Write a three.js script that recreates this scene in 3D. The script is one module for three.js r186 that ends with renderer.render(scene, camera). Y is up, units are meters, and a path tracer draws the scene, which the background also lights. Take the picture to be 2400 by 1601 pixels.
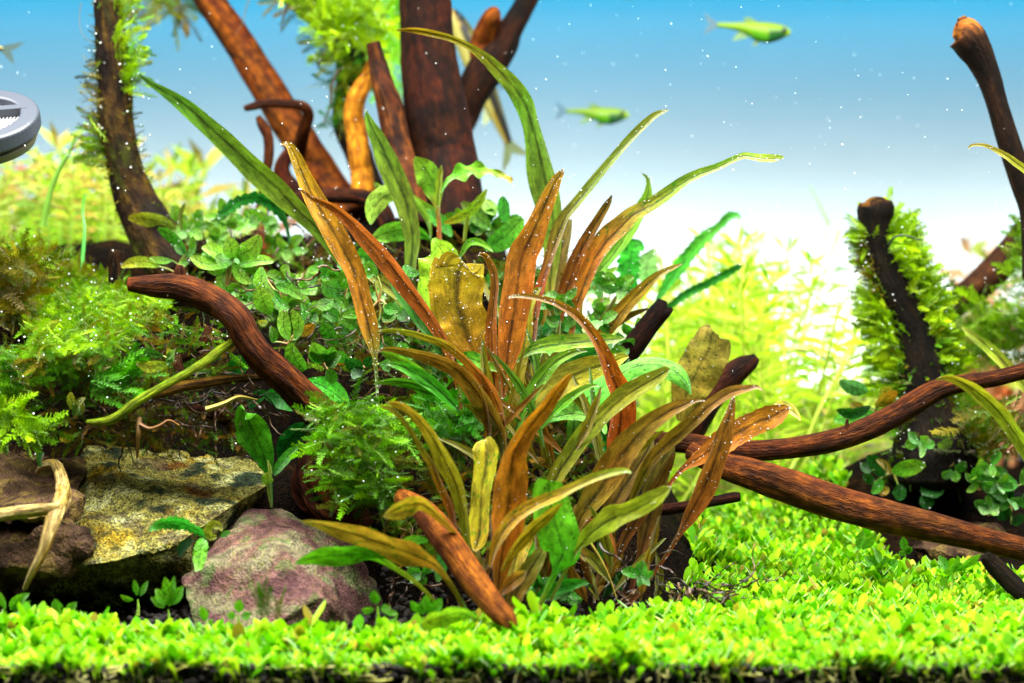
import * as THREE from 'three';
import { mergeGeometries, mergeVertices, toCreasedNormals } from 'three/addons/utils/BufferGeometryUtils.js';
import { ConvexGeometry } from 'three/addons/geometries/ConvexGeometry.js';
import { TessellateModifier } from 'three/addons/modifiers/TessellateModifier.js';
import { ImprovedNoise } from 'three/addons/math/ImprovedNoise.js';
import { RectAreaLightUniformsLib } from 'three/addons/lights/RectAreaLightUniformsLib.js';

// ---------------------------------------------------------------- camera, light, exposure
RectAreaLightUniformsLib.init();
const scene = new THREE.Scene();
const DIST = 0.6, EYE_Y = 0.12, PX = 0.36 / 2400;      // camera distance to the plane z = 0, eye height, metres per photo pixel there
const camera = new THREE.PerspectiveCamera(2 * Math.atan(0.12 / DIST) * 180 / Math.PI, 1024 / 683, 0.02, 6);
camera.position.set(0, EYE_Y, DIST);
camera.lookAt(0, EYE_Y, 0);
camera.focus = 0.575;
camera.userData.fStop = 9;
const renderer = new THREE.WebGLRenderer({ antialias: true });
renderer.toneMapping = THREE.LinearToneMapping;
renderer.toneMappingExposure = 1.88;
renderer.shadowMap.enabled = true;
scene.background = new THREE.Color(0.03, 0.032, 0.034);  // the dim room in front of the tank
const LAMPS = {
  tank: { color: [1, 0.98, 0.92], intensity: 13, size: [0.9, 0.32], at: [0, 0.47, 0.12], turn: -Math.PI / 2 },
  white: { color: [1.0, 0.84, 0.74], intensity: 520, size: [1.3, 0.04], at: [0.02, 0.06, -0.36], turn: -0.41 },
  blue: { color: [0.0, 0.47, 0.76], intensity: 36, size: [1.3, 0.05], at: [0, 0.4, -0.37], turn: 0 },
};

// ---------------------------------------------------------------- helpers
let seed = 20240611;
const rnd = () => { seed = (seed + 0x6d2b79f5) | 0; let t = Math.imul(seed ^ (seed >>> 15), 1 | seed); t = (t + Math.imul(t ^ (t >>> 7), 61 | t)) ^ t; return ((t ^ (t >>> 14)) >>> 0) / 4294967296; };
const rr = (a, b) => a + (b - a) * rnd();
const pick = (a) => a[Math.floor(rnd() * a.length)];
const clamp = (x, a = 0, b = 1) => Math.min(b, Math.max(a, x));
const sstep = (a, b, x) => { const t = clamp((x - a) / (b - a)); return t * t * (3 - 2 * t); };
const lerp = (a, b, t) => a + (b - a) * t;
const perlin = new ImprovedNoise();
const noise = (x, y, z = 0.37) => perlin.noise(x, y, z);
function fbm(x, y, z = 0.37, n = 4) { let s = 0, a = 0.5, f = 1; for (let i = 0; i < n; i++) { s += a * noise(x * f + 7.1 * i, y * f + 3.3 * i, z * f + 1.7 * i); a *= 0.5; f *= 2.03; } return s; }
const V3 = (x, y, z) => new THREE.Vector3(x, y, z);
const lin = (hex) => new THREE.Color(hex);
const vivid = (hex, k = 1.28, g = 1, warm = 1) => { const c = new THREE.Color(hex), l = 0.3 * c.r + 0.6 * c.g + 0.1 * c.b; return c.setRGB(clamp((l + (c.r - l) * k) * g), clamp((l + (c.g - l) * k) * g * (1 + 0.2 * (1 - warm))), clamp((l + (c.b - l) * k) * g * warm)); };

// Points measured on enlarged crops of the photo (2.936 crop pixels to a photo pixel), each given its own depth z.
const ZOOM = 2.936, ORIGIN = { A: 0, B: 534, C: 1067 };
function at(crop, x, y, z) {
  const sx = +crop[1] * 800 + x / ZOOM, sy = ORIGIN[crop[0]] + y / ZOOM, k = PX * (DIST - z) / DIST;
  return V3((sx - 1200) * k, EYE_Y + (800.5 - sy) * k, z);
}
const size = (w, z) => w / ZOOM * PX * (DIST - z) / DIST;

const used = new Map();
function numbered(name) { const n = used.get(name) ?? 0; used.set(name, n + 1); return n ? `${name}_${String(n).padStart(3, '0')}` : name; }
function tag(o, label, category, group, kind) {
  if (label) o.userData.label = label;
  if (category) o.userData.category = category;
  if (group) o.userData.group = group;
  if (kind) o.userData.kind = kind;
  return o;
}
function thing(name, label, category, pos = V3(0, 0, 0), group) {
  const g = new THREE.Group(); g.name = numbered(name); g.position.copy(pos); scene.add(g);
  return tag(g, label, category, group);
}
function mesh(name, geo, mat, parent = scene) {
  const m = new THREE.Mesh(geo, mat); m.castShadow = m.receiveShadow = true;
  m.name = parent === scene ? numbered(name) : name;
  if (parent !== scene) {                                   // geometry is given in world places; a part keeps them relative to its thing
    const p = V3(0, 0, 0); for (let q = parent; q && q !== scene; q = q.parent) p.add(q.position);
    geo.translate(-p.x, -p.y, -p.z);
  }
  parent.add(m); return m;
}
const worldOf = (o) => { const p = V3(0, 0, 0); for (let q = o; q && q !== scene; q = q.parent) p.add(q.position); return p; };
const dummy = new THREE.Object3D();

// ---------------------------------------------------------------- textures
function dataTex(w, h, f, srgb, wrap = true) {
  const d = new Uint8Array(w * h * 4);
  for (let y = 0; y < h; y++) for (let x = 0; x < w; x++) {
    const c = f(x / w, y / h, x, y), o = (y * w + x) * 4, a = Array.isArray(c) ? c : [c, c, c];
    d[o] = clamp(a[0]) * 255; d[o + 1] = clamp(a[1]) * 255; d[o + 2] = clamp(a[2]) * 255; d[o + 3] = 255;
  }
  const t = new THREE.DataTexture(d, w, h); t.magFilter = THREE.LinearFilter; t.minFilter = THREE.LinearMipmapLinearFilter;
  if (srgb) t.colorSpace = THREE.SRGBColorSpace;
  if (wrap) t.wrapS = t.wrapT = THREE.RepeatWrapping;
  t.needsUpdate = true; return t;
}
// gradient noise that tiles over u and v in 0..1, fu and fv cells of the first octave
function pnoise(x, y, px, py, k) {
  const ix = Math.floor(x), iy = Math.floor(y), fx = x - ix, fy = y - iy, sx = fx * fx * fx * (fx * (fx * 6 - 15) + 10), sy = fy * fy * fy * (fy * (fy * 6 - 15) + 10);
  const gr = (i, j, dx, dy) => { let h = (((i % px) + px) % px) * 374761393 + (((j % py) + py) % py) * 668265263 + k * 974711; h = Math.imul(h ^ (h >>> 13), 1274126177); h ^= h >>> 16; const a = (h & 1023) / 1023 * 6.2832; return Math.cos(a) * dx + Math.sin(a) * dy; };
  return 1.4 * lerp(lerp(gr(ix, iy, fx, fy), gr(ix + 1, iy, fx - 1, fy), sx), lerp(gr(ix, iy + 1, fx, fy - 1), gr(ix + 1, iy + 1, fx - 1, fy - 1), sx), sy);
}
function tile(u, v, fu, fv, off = 0, n = 3) { let s = 0, amp = 0.5; for (let i = 0; i < n; i++) { const k = 2 ** i, a = Math.round(fu) * k, b = Math.round(fv) * k; s += amp * pnoise(u * a, v * b, a, b, Math.round(off * 10) + i * 7); amp *= 0.5; } return s; }
// long parallel veins with a midrib, fine streaks and algae dots: u across the leaf, v along it
function spotsField(n, r0, r1, aspect) { const a = []; for (let i = 0; i < n; i++) a.push([rnd(), rnd(), rr(r0, r1)]); return (u, v) => { let m = 0; for (const [x, y, r] of a) { const dx = (u - x), dy = (v - y) * aspect; const d = dx * dx + dy * dy; if (d < r * r) m = Math.max(m, 1 - d / (r * r)); } return m; }; }
function makeLeafTex(kind, spots, spotColor) {
  const S = spotsField(spots, 0.012, 0.05, 5);
  const W = 128, H = 640;
  const vein = (u, v) => {
    const c = Math.abs(u - 0.5) * 2;
    const mid = Math.exp(-((c / (kind === 'long' ? 0.13 : 0.075)) ** 2));
    let lat = 0;
    if (kind === 'long') { for (const k of [0.33, 0.62, 0.86]) lat = Math.max(lat, 0.3 * Math.exp(-(((c - k) / 0.03) ** 2))); const q = (v * 34 - c * 1.1) % 1; lat = Math.max(lat, 0.3 * Math.exp(-(((q - 0.5) / 0.1) ** 2)) * (1 - mid)); }
    else { const q = ((v * 11 - c * 1.4) % 1 + 1) % 1; lat = 0.28 * Math.exp(-(((q - 0.5) / 0.09) ** 2)); }
    return [mid, lat];
  };
  const color = dataTex(W, H, (u, v) => {
    const [mid, lat] = vein(u, v), st = noise(u * 34, v * 9, 2.2) * 0.10 + fbm(u * 5, v * 18, 4.4) * 0.5 + noise(u * 60, v * 150, 8.1) * 0.16 + clamp(noise(u * 14, v * 50, 6.6) - 0.25) * 0.5;
    const k = 0.86 + st - mid * (kind === 'long' ? 0.34 : 0.24) - lat * 0.12, s = S(u, v) > 0.25 ? 0.75 : 0;
    return [lerp(k, k * spotColor[0], s), lerp(k, k * spotColor[1], s), lerp(k, k * spotColor[2], s)];
  }, true);
  const bump = dataTex(W, H, (u, v) => { const [mid, lat] = vein(u, v); return 0.6 + noise(u * 40, v * 200, 3.3) * 0.18 + fbm(u * 6, v * 22, 1.4) * 0.3 - mid * 0.45 - lat * 0.22; });
  return { color, bump };
}
const TEX = {
  long: makeLeafTex('long', 26, [0.75, 0.8, 0.55]),
  spotted: makeLeafTex('long', 150, [0.35, 0.85, 0.4]),
  broad: makeLeafTex('broad', 60, [0.45, 0.55, 0.35]),
};
const leafMat = (t, o = {}) => new THREE.MeshPhysicalMaterial({ map: t.color, bumpMap: t.bump, bumpScale: 0.00035, vertexColors: true, roughness: 0.92, transmission: 0.42, thickness: 0, side: THREE.DoubleSide, ior: 1.18, clearcoat: 0.1, clearcoatRoughness: 0.3, ...o });
const MAT = {
  long: leafMat(TEX.long), spotted: leafMat(TEX.spotted), broad: leafMat(TEX.broad, { clearcoat: 0.08 }),
  bubble: new THREE.MeshPhysicalMaterial({ color: 0xf4f8f8, roughness: 0.12, clearcoat: 1, clearcoatRoughness: 0.05 }),
  stalk: new THREE.MeshPhysicalMaterial({ vertexColors: true, roughness: 0.6, clearcoat: 0.3, clearcoatRoughness: 0.3 }),
};
// wood: u round the branch, v along it (0.03 m per repeat)
function makeWood() {
  const st = (u, v) => { const w = u + 0.03 * tile(u, v, 6, 6, 3.1); return 0.55 * tile(w, v, 64, 5, 1.3, 3) + 0.6 * tile(w, v, 26, 3, 2.6, 2); };
  const color = dataTex(512, 512, (u, v) => {
    const s = st(u, v), p = tile(u, v, 8, 7, 9.2), f = tile(u, v, 150, 16, 4.5, 2), k = clamp(0.55 + 1.05 * s + 0.5 * f), q = clamp(0.5 + 1.6 * p);
    return [lerp(0.55, 1.0, k) * lerp(0.7, 1.0, q), lerp(0.45, 0.95, k) * lerp(0.66, 1.0, q), lerp(0.38, 0.85, k) * lerp(0.66, 1.0, q)];
  }, true);
  const bump = dataTex(512, 512, (u, v) => clamp(0.5 + 1.1 * st(u, v) + 0.35 * tile(u, v, 150, 16, 4.5, 2)));
  return { color, bump };
}
const WOODTEX = makeWood();
const woodMat = (o = {}) => new THREE.MeshPhysicalMaterial({ map: WOODTEX.color, bumpMap: WOODTEX.bump, bumpScale: 0.0009, vertexColors: true, roughness: 0.78, specularIntensity: 0.18, ...o });
MAT.wood = woodMat(); MAT.smoothWood = woodMat({ bumpScale: 0.0004 });
const grain = dataTex(768, 768, (u, v) => {
  const a = tile(u, v, 22, 22, 2.1, 4), b = tile(u, v, 64, 64, 6.1, 3), c = tile(u, v, 190, 190, 8.8, 1), d = tile(u, v, 36, 36, 11.3, 3);
  const k = clamp(0.72 + 0.6 * a + 0.75 * b + 0.6 * c, 0.2, 1), w = clamp(d * 2.2), q = clamp(-d * 2.4 - 0.1);
  return [k * lerp(1, 0.72, q), k * lerp(1, 0.8, q), k * lerp(lerp(0.96, 0.62, w), 0.74, q)];
}, true);
const grainBump = dataTex(768, 768, (u, v) => clamp(0.5 + 0.6 * tile(u, v, 22, 22, 2.1, 4) + 0.6 * tile(u, v, 64, 64, 6.1, 3) + 0.3 * tile(u, v, 190, 190, 8.8, 1)));
MAT.rock = new THREE.MeshPhysicalMaterial({ map: grain, bumpMap: grainBump, bumpScale: 0.0016, vertexColors: true, roughness: 0.85, specularIntensity: 0.2 });
const grainSoft = dataTex(768, 768, (u, v) => { const k = clamp(0.78 + 0.4 * tile(u, v, 14, 14, 3.7, 4) + 0.3 * tile(u, v, 70, 70, 6.1, 3) + 0.25 * tile(u, v, 200, 200, 8.8, 1), 0.2, 1), w = clamp(tile(u, v, 30, 30, 12.1, 3) * 2.4 - 0.2); return [k, k * lerp(0.97, 1.04, w), k * lerp(0.95, 0.72, w)]; }, true);
MAT.rockSoft = new THREE.MeshPhysicalMaterial({ map: grainSoft, bumpMap: grainBump, bumpScale: 0.0012, vertexColors: true, roughness: 0.85, specularIntensity: 0.2 });
MAT.soil = new THREE.MeshPhysicalMaterial({ specularIntensity: 0.1, map: grain, bumpMap: grainBump, bumpScale: 0.002, vertexColors: true, roughness: 0.95 });

// ---------------------------------------------------------------- builders
function spline(pts, n) {                                    // pts: arrays of equal length; Catmull-Rom through them
  const m = pts.length - 1, out = [];
  for (let i = 0; i <= n; i++) {
    const s = i / n * m, k = Math.min(m - 1, Math.floor(s)), t = s - k;
    const p0 = pts[Math.max(0, k - 1)], p1 = pts[k], p2 = pts[k + 1], p3 = pts[Math.min(m, k + 2)];
    out.push(p1.map((_, c) => 0.5 * (2 * p1[c] + (p2[c] - p0[c]) * t + (2 * p0[c] - 5 * p1[c] + 4 * p2[c] - p3[c]) * t * t + (3 * p1[c] - p0[c] - 3 * p2[c] + p3[c]) * t * t * t)));
  }
  return out;
}
// A leaf from its tip to its foot. pts: [x, y, half width] on a crop; z runs from zTip to zFoot. Colours: stops from tip to foot.
function leafGeo(crop, pts, o) {
  const { zTip = 0, zFoot = 0, colors, roll = rr(-0.5, 0.5), fold = 0.35, ripple = 0.12, freq = 9, saw = 0, sawN = 22, bow = 0, nL = 44, nW = 8, twist = 0 } = o;
  const world = pts.map(([x, y, w], i) => { const t = i / (pts.length - 1), z = lerp(zTip, zFoot, t) + bow * Math.sin(t * Math.PI); const p = at(crop, x, y, z); return [p.x, p.y, p.z, size(w, z)]; });
  const S = spline(world, nL), stops = colors.map((h) => vivid(h, 0.98, 1.1, 0.42)), ph1 = rnd() * 6, ph2 = rnd() * 6, no = rnd() * 50;
  const lum = (q) => 0.3 * q.r + 0.6 * q.g + 0.1 * q.b, meanLum = stops.reduce((a, q) => a + lum(q), 0) / stops.length;
  for (const q of stops) q.multiplyScalar(lerp(lum(q), meanLum, 0.9) / Math.max(lum(q), 0.01));   // a leaf differs in hue along its length, not in depth of colour
  const pos = [], uv = [], col = [], idx = [], c = new THREE.Color();
  let len = 0; const acc = [0]; for (let i = 1; i <= nL; i++) { len += Math.hypot(S[i][0] - S[i - 1][0], S[i][1] - S[i - 1][1], S[i][2] - S[i - 1][2]); acc.push(len); }
  for (let i = 0; i <= nL; i++) {
    const a = S[Math.max(0, i - 1)], b = S[Math.min(nL, i + 1)], t = acc[i] / len;
    const T = V3(b[0] - a[0], b[1] - a[1], b[2] - a[2]).normalize();
    const A = V3(-T.y, T.x, 0).normalize(), r = roll + twist * (t - 0.5);
    const Z = V3(0, 0, 1).addScaledVector(T, -T.z).normalize();
    A.multiplyScalar(Math.cos(r)).addScaledVector(Z, Math.sin(r));
    const N = new THREE.Vector3().crossVectors(T, A).normalize(); if (N.z < 0) N.negate();
    const hw = Math.max(0.00015, S[i][3] / Math.max(0.55, Math.cos(r)));
    const q = t * (stops.length - 1), k = Math.min(stops.length - 2, Math.floor(q));
    for (let j = 0; j <= nW; j++) {
      const u = j / nW * 2 - 1, side = u < 0 ? ph1 : ph2, e = Math.abs(u);
      const tooth = saw ? 1 + saw * e * (((t * sawN + (u < 0 ? 0.3 : 0)) % 1) - 0.5) : 1;
      const rip = ripple * Math.sin(t * freq * 2 + side) * e * e + 0.05 * Math.sin(t * 31 + side * 3) * e * (ripple > 0 ? 1 : 0);
      const wob = 1 + 0.07 * noise(t * 9 + no, u * 0.4, 1.3) * e;
      const lift = (fold * e * e + rip) * hw;
      pos.push(S[i][0] + A.x * u * hw * tooth * wob + N.x * lift, S[i][1] + A.y * u * hw * tooth * wob + N.y * lift, S[i][2] + A.z * u * hw * tooth * wob + N.z * lift);
      uv.push(j / nW, (1 - t) * (o.mat === MAT.broad ? 0.85 : len / 0.1) + no);
      c.copy(stops[k]).lerp(stops[k + 1], q - k);
      const v = (1 + 0.28 * fbm(t * 7 + no, u * 1.3, 5.5)) * (o.mat === MAT.broad || e < 0.9 ? 1 : 1.2);
      const h = 0.10 * noise(t * 5 + no, u * 2, 9.5);
      col.push(clamp(c.r * v * (1 + h)), clamp(c.g * v * (1 - h)), clamp(c.b * v));
    }
  }
  for (let i = 0; i < nL; i++) for (let j = 0; j < nW; j++) { const a = i * (nW + 1) + j, b = a + nW + 1; idx.push(a, b, a + 1, a + 1, b, b + 1); }
  const g = new THREE.BufferGeometry();
  g.setAttribute('position', new THREE.Float32BufferAttribute(pos, 3)); g.setAttribute('uv', new THREE.Float32BufferAttribute(uv, 2)); g.setAttribute('color', new THREE.Float32BufferAttribute(col, 3));
  g.setIndex(idx); g.computeVertexNormals(); return g;
}
const bubbleGeo = new THREE.IcosahedronGeometry(1, 1);
function bubblesOn(parent, geos, perLeaf, r0 = 0.00006, r1 = 0.00017) {   // gas bubbles clinging to leaves: geos are local to parent
  const list = [];
  for (const [g, n] of geos) {
    const p = g.attributes.position, nr = g.attributes.normal;
    for (let i = 0; i < n * perLeaf * 0.5; i++) { const k = Math.floor(rnd() * p.count), k2 = Math.min(p.count - 1, k + 1), t = rnd(), s = nr.getZ(k) < 0 ? -1 : 1, r = rr(r0, r1) * (rnd() < 0.06 ? 1.7 : 1); if (p.getX(k) && Math.hypot(p.getX(k) - p.getX(k2), p.getY(k) - p.getY(k2)) < 0.004) list.push([lerp(p.getX(k), p.getX(k2), t) + nr.getX(k) * s * r * 0.7, lerp(p.getY(k), p.getY(k2), t) + nr.getY(k) * s * r * 0.7, lerp(p.getZ(k), p.getZ(k2), t) + nr.getZ(k) * s * r * 0.7, r]); }
  }
  if (!list.length) return;
  const im = new THREE.InstancedMesh(bubbleGeo, MAT.bubble, list.length);
  list.forEach(([x, y, z, r], i) => { dummy.position.set(x, y, z); dummy.rotation.set(0, 0, 0); dummy.scale.setScalar(r); dummy.updateMatrix(); im.setMatrixAt(i, dummy.matrix); });
  im.name = 'air_bubbles'; im.userData.kind = 'stuff'; parent.add(im);
}
// A plant: a Group at its foot, its leaves as parts. leaves: [crop, pts, options, bubbles]
function plant(name, label, category, foot, leaves, group) {
  const g = thing(name, label, category, foot, group), pearl = [];
  for (const [crop, pts, o, n] of leaves) {
    const geo = leafGeo(crop, pts, o), m = mesh(o.part || 'leaf', geo, o.mat || MAT.long, g);
    if (o.label) m.userData.label = o.label;
    if (n) pearl.push([geo, n]);
  }
  bubblesOn(g, pearl, 1);
  return g;
}
// An oval leaf between a foot and a tip
const oval = (crop, x0, y0, x1, y1, w, o = {}) => {
  const dx = x1 - x0, dy = y1 - y0, l = Math.hypot(dx, dy) || 1, c = o.curve ?? rr(-0.18, 0.18), f = o.blunt ?? 0.62, pts = [];
  for (let i = 0; i <= 6; i++) { const t = 1 - i / 6, b = Math.sin(t * Math.PI) * c; pts.push([x0 + dx * t - dy * b, y0 + dy * t + dx * b, Math.max(i === 6 ? 5 : 3, w * Math.pow(Math.sin(Math.PI * clamp(t * 0.94 + 0.03)), f))]); }
  return [crop, pts, { nL: 16, nW: 6, mat: MAT.broad, fold: 0.25, ripple: 0.1, freq: 4, ...o }, o.pearl ?? 4];
};
// A branch: pts [x, y, radius, z] on a crop. Ends are broken off, not round.
function branchGeo(crop, pts, o = {}) {
  const { colors = ['#5a2f16', '#7a4420', '#3a1d10'], rough = 0.12, nR = 28, per = 0.0016, knots = [], ridges = 0 } = o;
  const W = pts.map(([x, y, r, z]) => { const p = at(crop, x, y, z); return [p.x, p.y, p.z, size(r, z)]; });
  let L = 0; for (let i = 1; i < W.length; i++) L += Math.hypot(W[i][0] - W[i - 1][0], W[i][1] - W[i - 1][1], W[i][2] - W[i - 1][2]);
  const n = Math.max(12, Math.min(160, Math.round(L / per))), S = spline(W, n), cs = colors.map((h) => vivid(h, 1.02, o.gain ?? 0.82, 0.72)), tip = o.tip && o.tip.map(lin), no = rnd() * 90;
  const pos = [], uv = [], col = [], idx = []; let A = null, acc = 0; const c = new THREE.Color();
  const ring = (k, i, scale, push) => {
    const a = S[Math.max(0, i - 1)], b = S[Math.min(n, i + 1)], T = V3(b[0] - a[0], b[1] - a[1], b[2] - a[2]).normalize();
    if (!A) A = V3(-T.y, T.x, 0.001).normalize();
    A.addScaledVector(T, -A.dot(T)).normalize(); const B = new THREE.Vector3().crossVectors(T, A);
    for (let j = 0; j <= nR; j++) {
      const f = j / nR * 2 * Math.PI, ca = Math.cos(f), sa = Math.sin(f), s = acc;
      let d = 1 + rough * (fbm(ca * 1.1 + no, sa * 1.1, s * 55) * 1.5 + 0.5 * fbm(ca * 3 + no, sa * 3, s * 120)) + ridges * noise(ca * 6 + no, sa * 6, s * 40);
      for (const [kt, kf, kr, kh] of knots) { let df = Math.abs(((f - kf + 9.42) % 6.283) - 3.14159); const q = ((i / n - kt) * L / Math.max(1e-4, kr)) ** 2 + (df * S[i][3] / kr) ** 2; d += kh * Math.exp(-q); }
      const r = S[i][3] * d * scale;
      pos.push(S[i][0] + (A.x * ca + B.x * sa) * r + T.x * push, S[i][1] + (A.y * ca + B.y * sa) * r + T.y * push, S[i][2] + (A.z * ca + B.z * sa) * r + T.z * push);
      uv.push(j / nR * Math.max(1, Math.round(S[Math.floor(n / 2)][3] / 0.005)), s / 0.03 + no);
      const q = clamp(0.5 + 2.1 * fbm(ca * 0.9 + no, sa * 0.9, s * 34 + 3)) * (cs.length - 1), e = Math.min(cs.length - 2, Math.floor(q));
      c.copy(cs[e]).lerp(cs[e + 1], q - e); if (tip) c.lerp(tip[q > cs.length / 2 - 0.5 ? 1 : 0], sstep(o.tipLen * 1.3, o.tipLen * 0.6, i / n + 0.05 * noise(ca * 2, sa * 2, no))); const v = 1 + 0.9 * fbm(ca * 2.5, sa * 2.5, s * 160 + no);
      col.push(clamp(c.r * v), clamp(c.g * v), clamp(c.b * v));
    }
  };
  const rows = [];
  const endRough = () => S[0][3] * 0.25;
  ring(0, 0, 0.05, -S[0][3] * 0.1); rows.push(0); ring(0, 0, 0.55, S[0][3] * 0.05); ring(0, 0, 0.9, -S[0][3] * 0.12);
  for (let i = 0; i <= n; i++) { if (i) acc += Math.hypot(S[i][0] - S[i - 1][0], S[i][1] - S[i - 1][1], S[i][2] - S[i - 1][2]); ring(i, i, 1, 0); }
  ring(0, n, 0.85, S[n][3] * 0.15); ring(0, n, 0.5, S[n][3] * 0.02); ring(0, n, 0.05, S[n][3] * 0.08);
  const total = n + 7;
  for (let i = 0; i < total - 1; i++) for (let j = 0; j < nR; j++) { const a = i * (nR + 1) + j, b = a + nR + 1; idx.push(a, b, a + 1, a + 1, b, b + 1); }
  const g = new THREE.BufferGeometry();
  g.setAttribute('position', new THREE.Float32BufferAttribute(pos, 3)); g.setAttribute('uv', new THREE.Float32BufferAttribute(uv, 2)); g.setAttribute('color', new THREE.Float32BufferAttribute(col, 3));
  // faces look outward
  g.setIndex(idx); g.computeVertexNormals();
  const nrm = g.attributes.normal, mid = Math.floor(total / 2) * (nR + 1), pc = S[Math.floor(n / 2)];
  if ((pos[mid * 3] - pc[0]) * nrm.getX(mid) + (pos[mid * 3 + 1] - pc[1]) * nrm.getY(mid) + (pos[mid * 3 + 2] - pc[2]) * nrm.getZ(mid) < 0) { for (let i = 0; i < idx.length; i += 3) { const t = idx[i]; idx[i] = idx[i + 1]; idx[i + 1] = t; } g.setIndex(idx); g.computeVertexNormals(); }
  for (let i = 0; i < total; i++) { const a = i * (nR + 1), b = a + nR; const x = nrm.getX(a) + nrm.getX(b), y = nrm.getY(a) + nrm.getY(b), z = nrm.getZ(a) + nrm.getZ(b), l = Math.hypot(x, y, z) || 1; nrm.setXYZ(a, x / l, y / l, z / l); nrm.setXYZ(b, x / l, y / l, z / l); }
  g.userData.spine = S; return g;
}
function tubeGeo(points, r, color, seg = 6, taper = true) {      // thin round stalks, roots and threads with vertex colours
  const pts = points.length === 2 ? [points[0], points[0].clone().lerp(points[1], 0.5), points[1]] : points;
  const curve = new THREE.CatmullRomCurve3(pts), n = Math.max(6, pts.length * 4), g = new THREE.TubeGeometry(curve, n, 1, seg, false), p = g.attributes.position;
  const cs = (Array.isArray(color) ? color : [color, color]).map(lin), col = [], c = new THREE.Color(), o = new THREE.Vector3();
  for (let i = 0; i <= n; i++) { curve.getPointAt(i / n, o); const rad = r * (taper ? 1 - 0.6 * i / n : 1) * (1 + 0.25 * noise(i * 0.9, r * 9000, 1.1)); const q = i / n * (cs.length - 1), k = Math.min(cs.length - 2, Math.floor(q)); c.copy(cs[k]).lerp(cs[k + 1], q - k);
    for (let j = 0; j <= seg; j++) { const a = i * (seg + 1) + j; p.setXYZ(a, o.x + (p.getX(a) - o.x) * rad, o.y + (p.getY(a) - o.y) * rad, o.z + (p.getZ(a) - o.z) * rad); col.push(c.r, c.g, c.b); } }
  g.setAttribute('color', new THREE.Float32BufferAttribute(col, 3)); g.computeVertexNormals(); return g;
}
// ---- moss: a flat feathery frond along +y, 1 unit long
function frondGeo(k) {
  const pos = [], col = [], push = (a, b, c, s) => { pos.push(...a, ...b, ...c); for (let i = 0; i < 3; i++) col.push(s, s, s); };
  const leaflet = (x, y, z, ang, l, w, s) => { const dx = Math.sin(ang), dy = Math.cos(ang); push([x - dy * w, y + dx * w, z], [x + dy * w, y - dx * w, z], [x + dx * l, y + dy * l, z + rr(-0.35, 0.35) * l], s); };
  const bendZ = rr(-0.25, 0.25), bendX = rr(-0.2, 0.2), ax = (t) => [bendX * t * t, t, bendZ * t * t];
  for (let i = 0; i < 10; i++) { const a = ax(i / 10), b = ax((i + 1) / 10); push([a[0] - 0.009, a[1], a[2]], [a[0] + 0.009, a[1], a[2]], b, 0.62); }
  const n = 13 + (k % 2);
  for (let i = 1; i <= n; i++) for (const side of [-1, 1]) {
    const t = (i - rr(0, 0.5)) / n, o = ax(t), L = 0.30 * (1 - t * 0.72) * rr(0.7, 1.15) * Math.min(1, t * 4 + 0.35), ang = side * rr(0.75, 1.05), dx = Math.sin(ang), dy = Math.cos(ang), dz = rr(-0.4, 0.4);
    const m = 5;
    for (let j = 0; j < m; j++) { const s = (j + 0.2) / m, x = o[0] + dx * L * s, y = o[1] + dy * L * s, z = o[2] + dz * L * s; for (const q of [-1, 1]) leaflet(x, y, z, ang + q * rr(0.45, 0.7), 0.07 * (1 - s * 0.4), 0.0095, rr(0.75, 1.1)); }
    leaflet(o[0] + dx * L * 0.8, o[1] + dy * L * 0.8, o[2] + dz * L * 0.8, ang, L * 0.35, 0.012, 1.1);
  }
  for (let j = 0; j < 5; j++) { const o = ax(0.8 + j * 0.04); for (const q of [-1, 1]) leaflet(...o, q * 0.55, 0.08, 0.011, 1.1); }
  const g = new THREE.BufferGeometry(); g.setAttribute('position', new THREE.Float32BufferAttribute(pos, 3)); g.setAttribute('color', new THREE.Float32BufferAttribute(col, 3)); g.computeVertexNormals(); return g;
}
const FRONDS = [0, 1, 2].map(frondGeo);
MAT.moss = new THREE.MeshPhysicalMaterial({ ior: 1.15, vertexColors: true, roughness: 0.9, transmission: 0.35, thickness: 0, side: THREE.DoubleSide });
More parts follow.
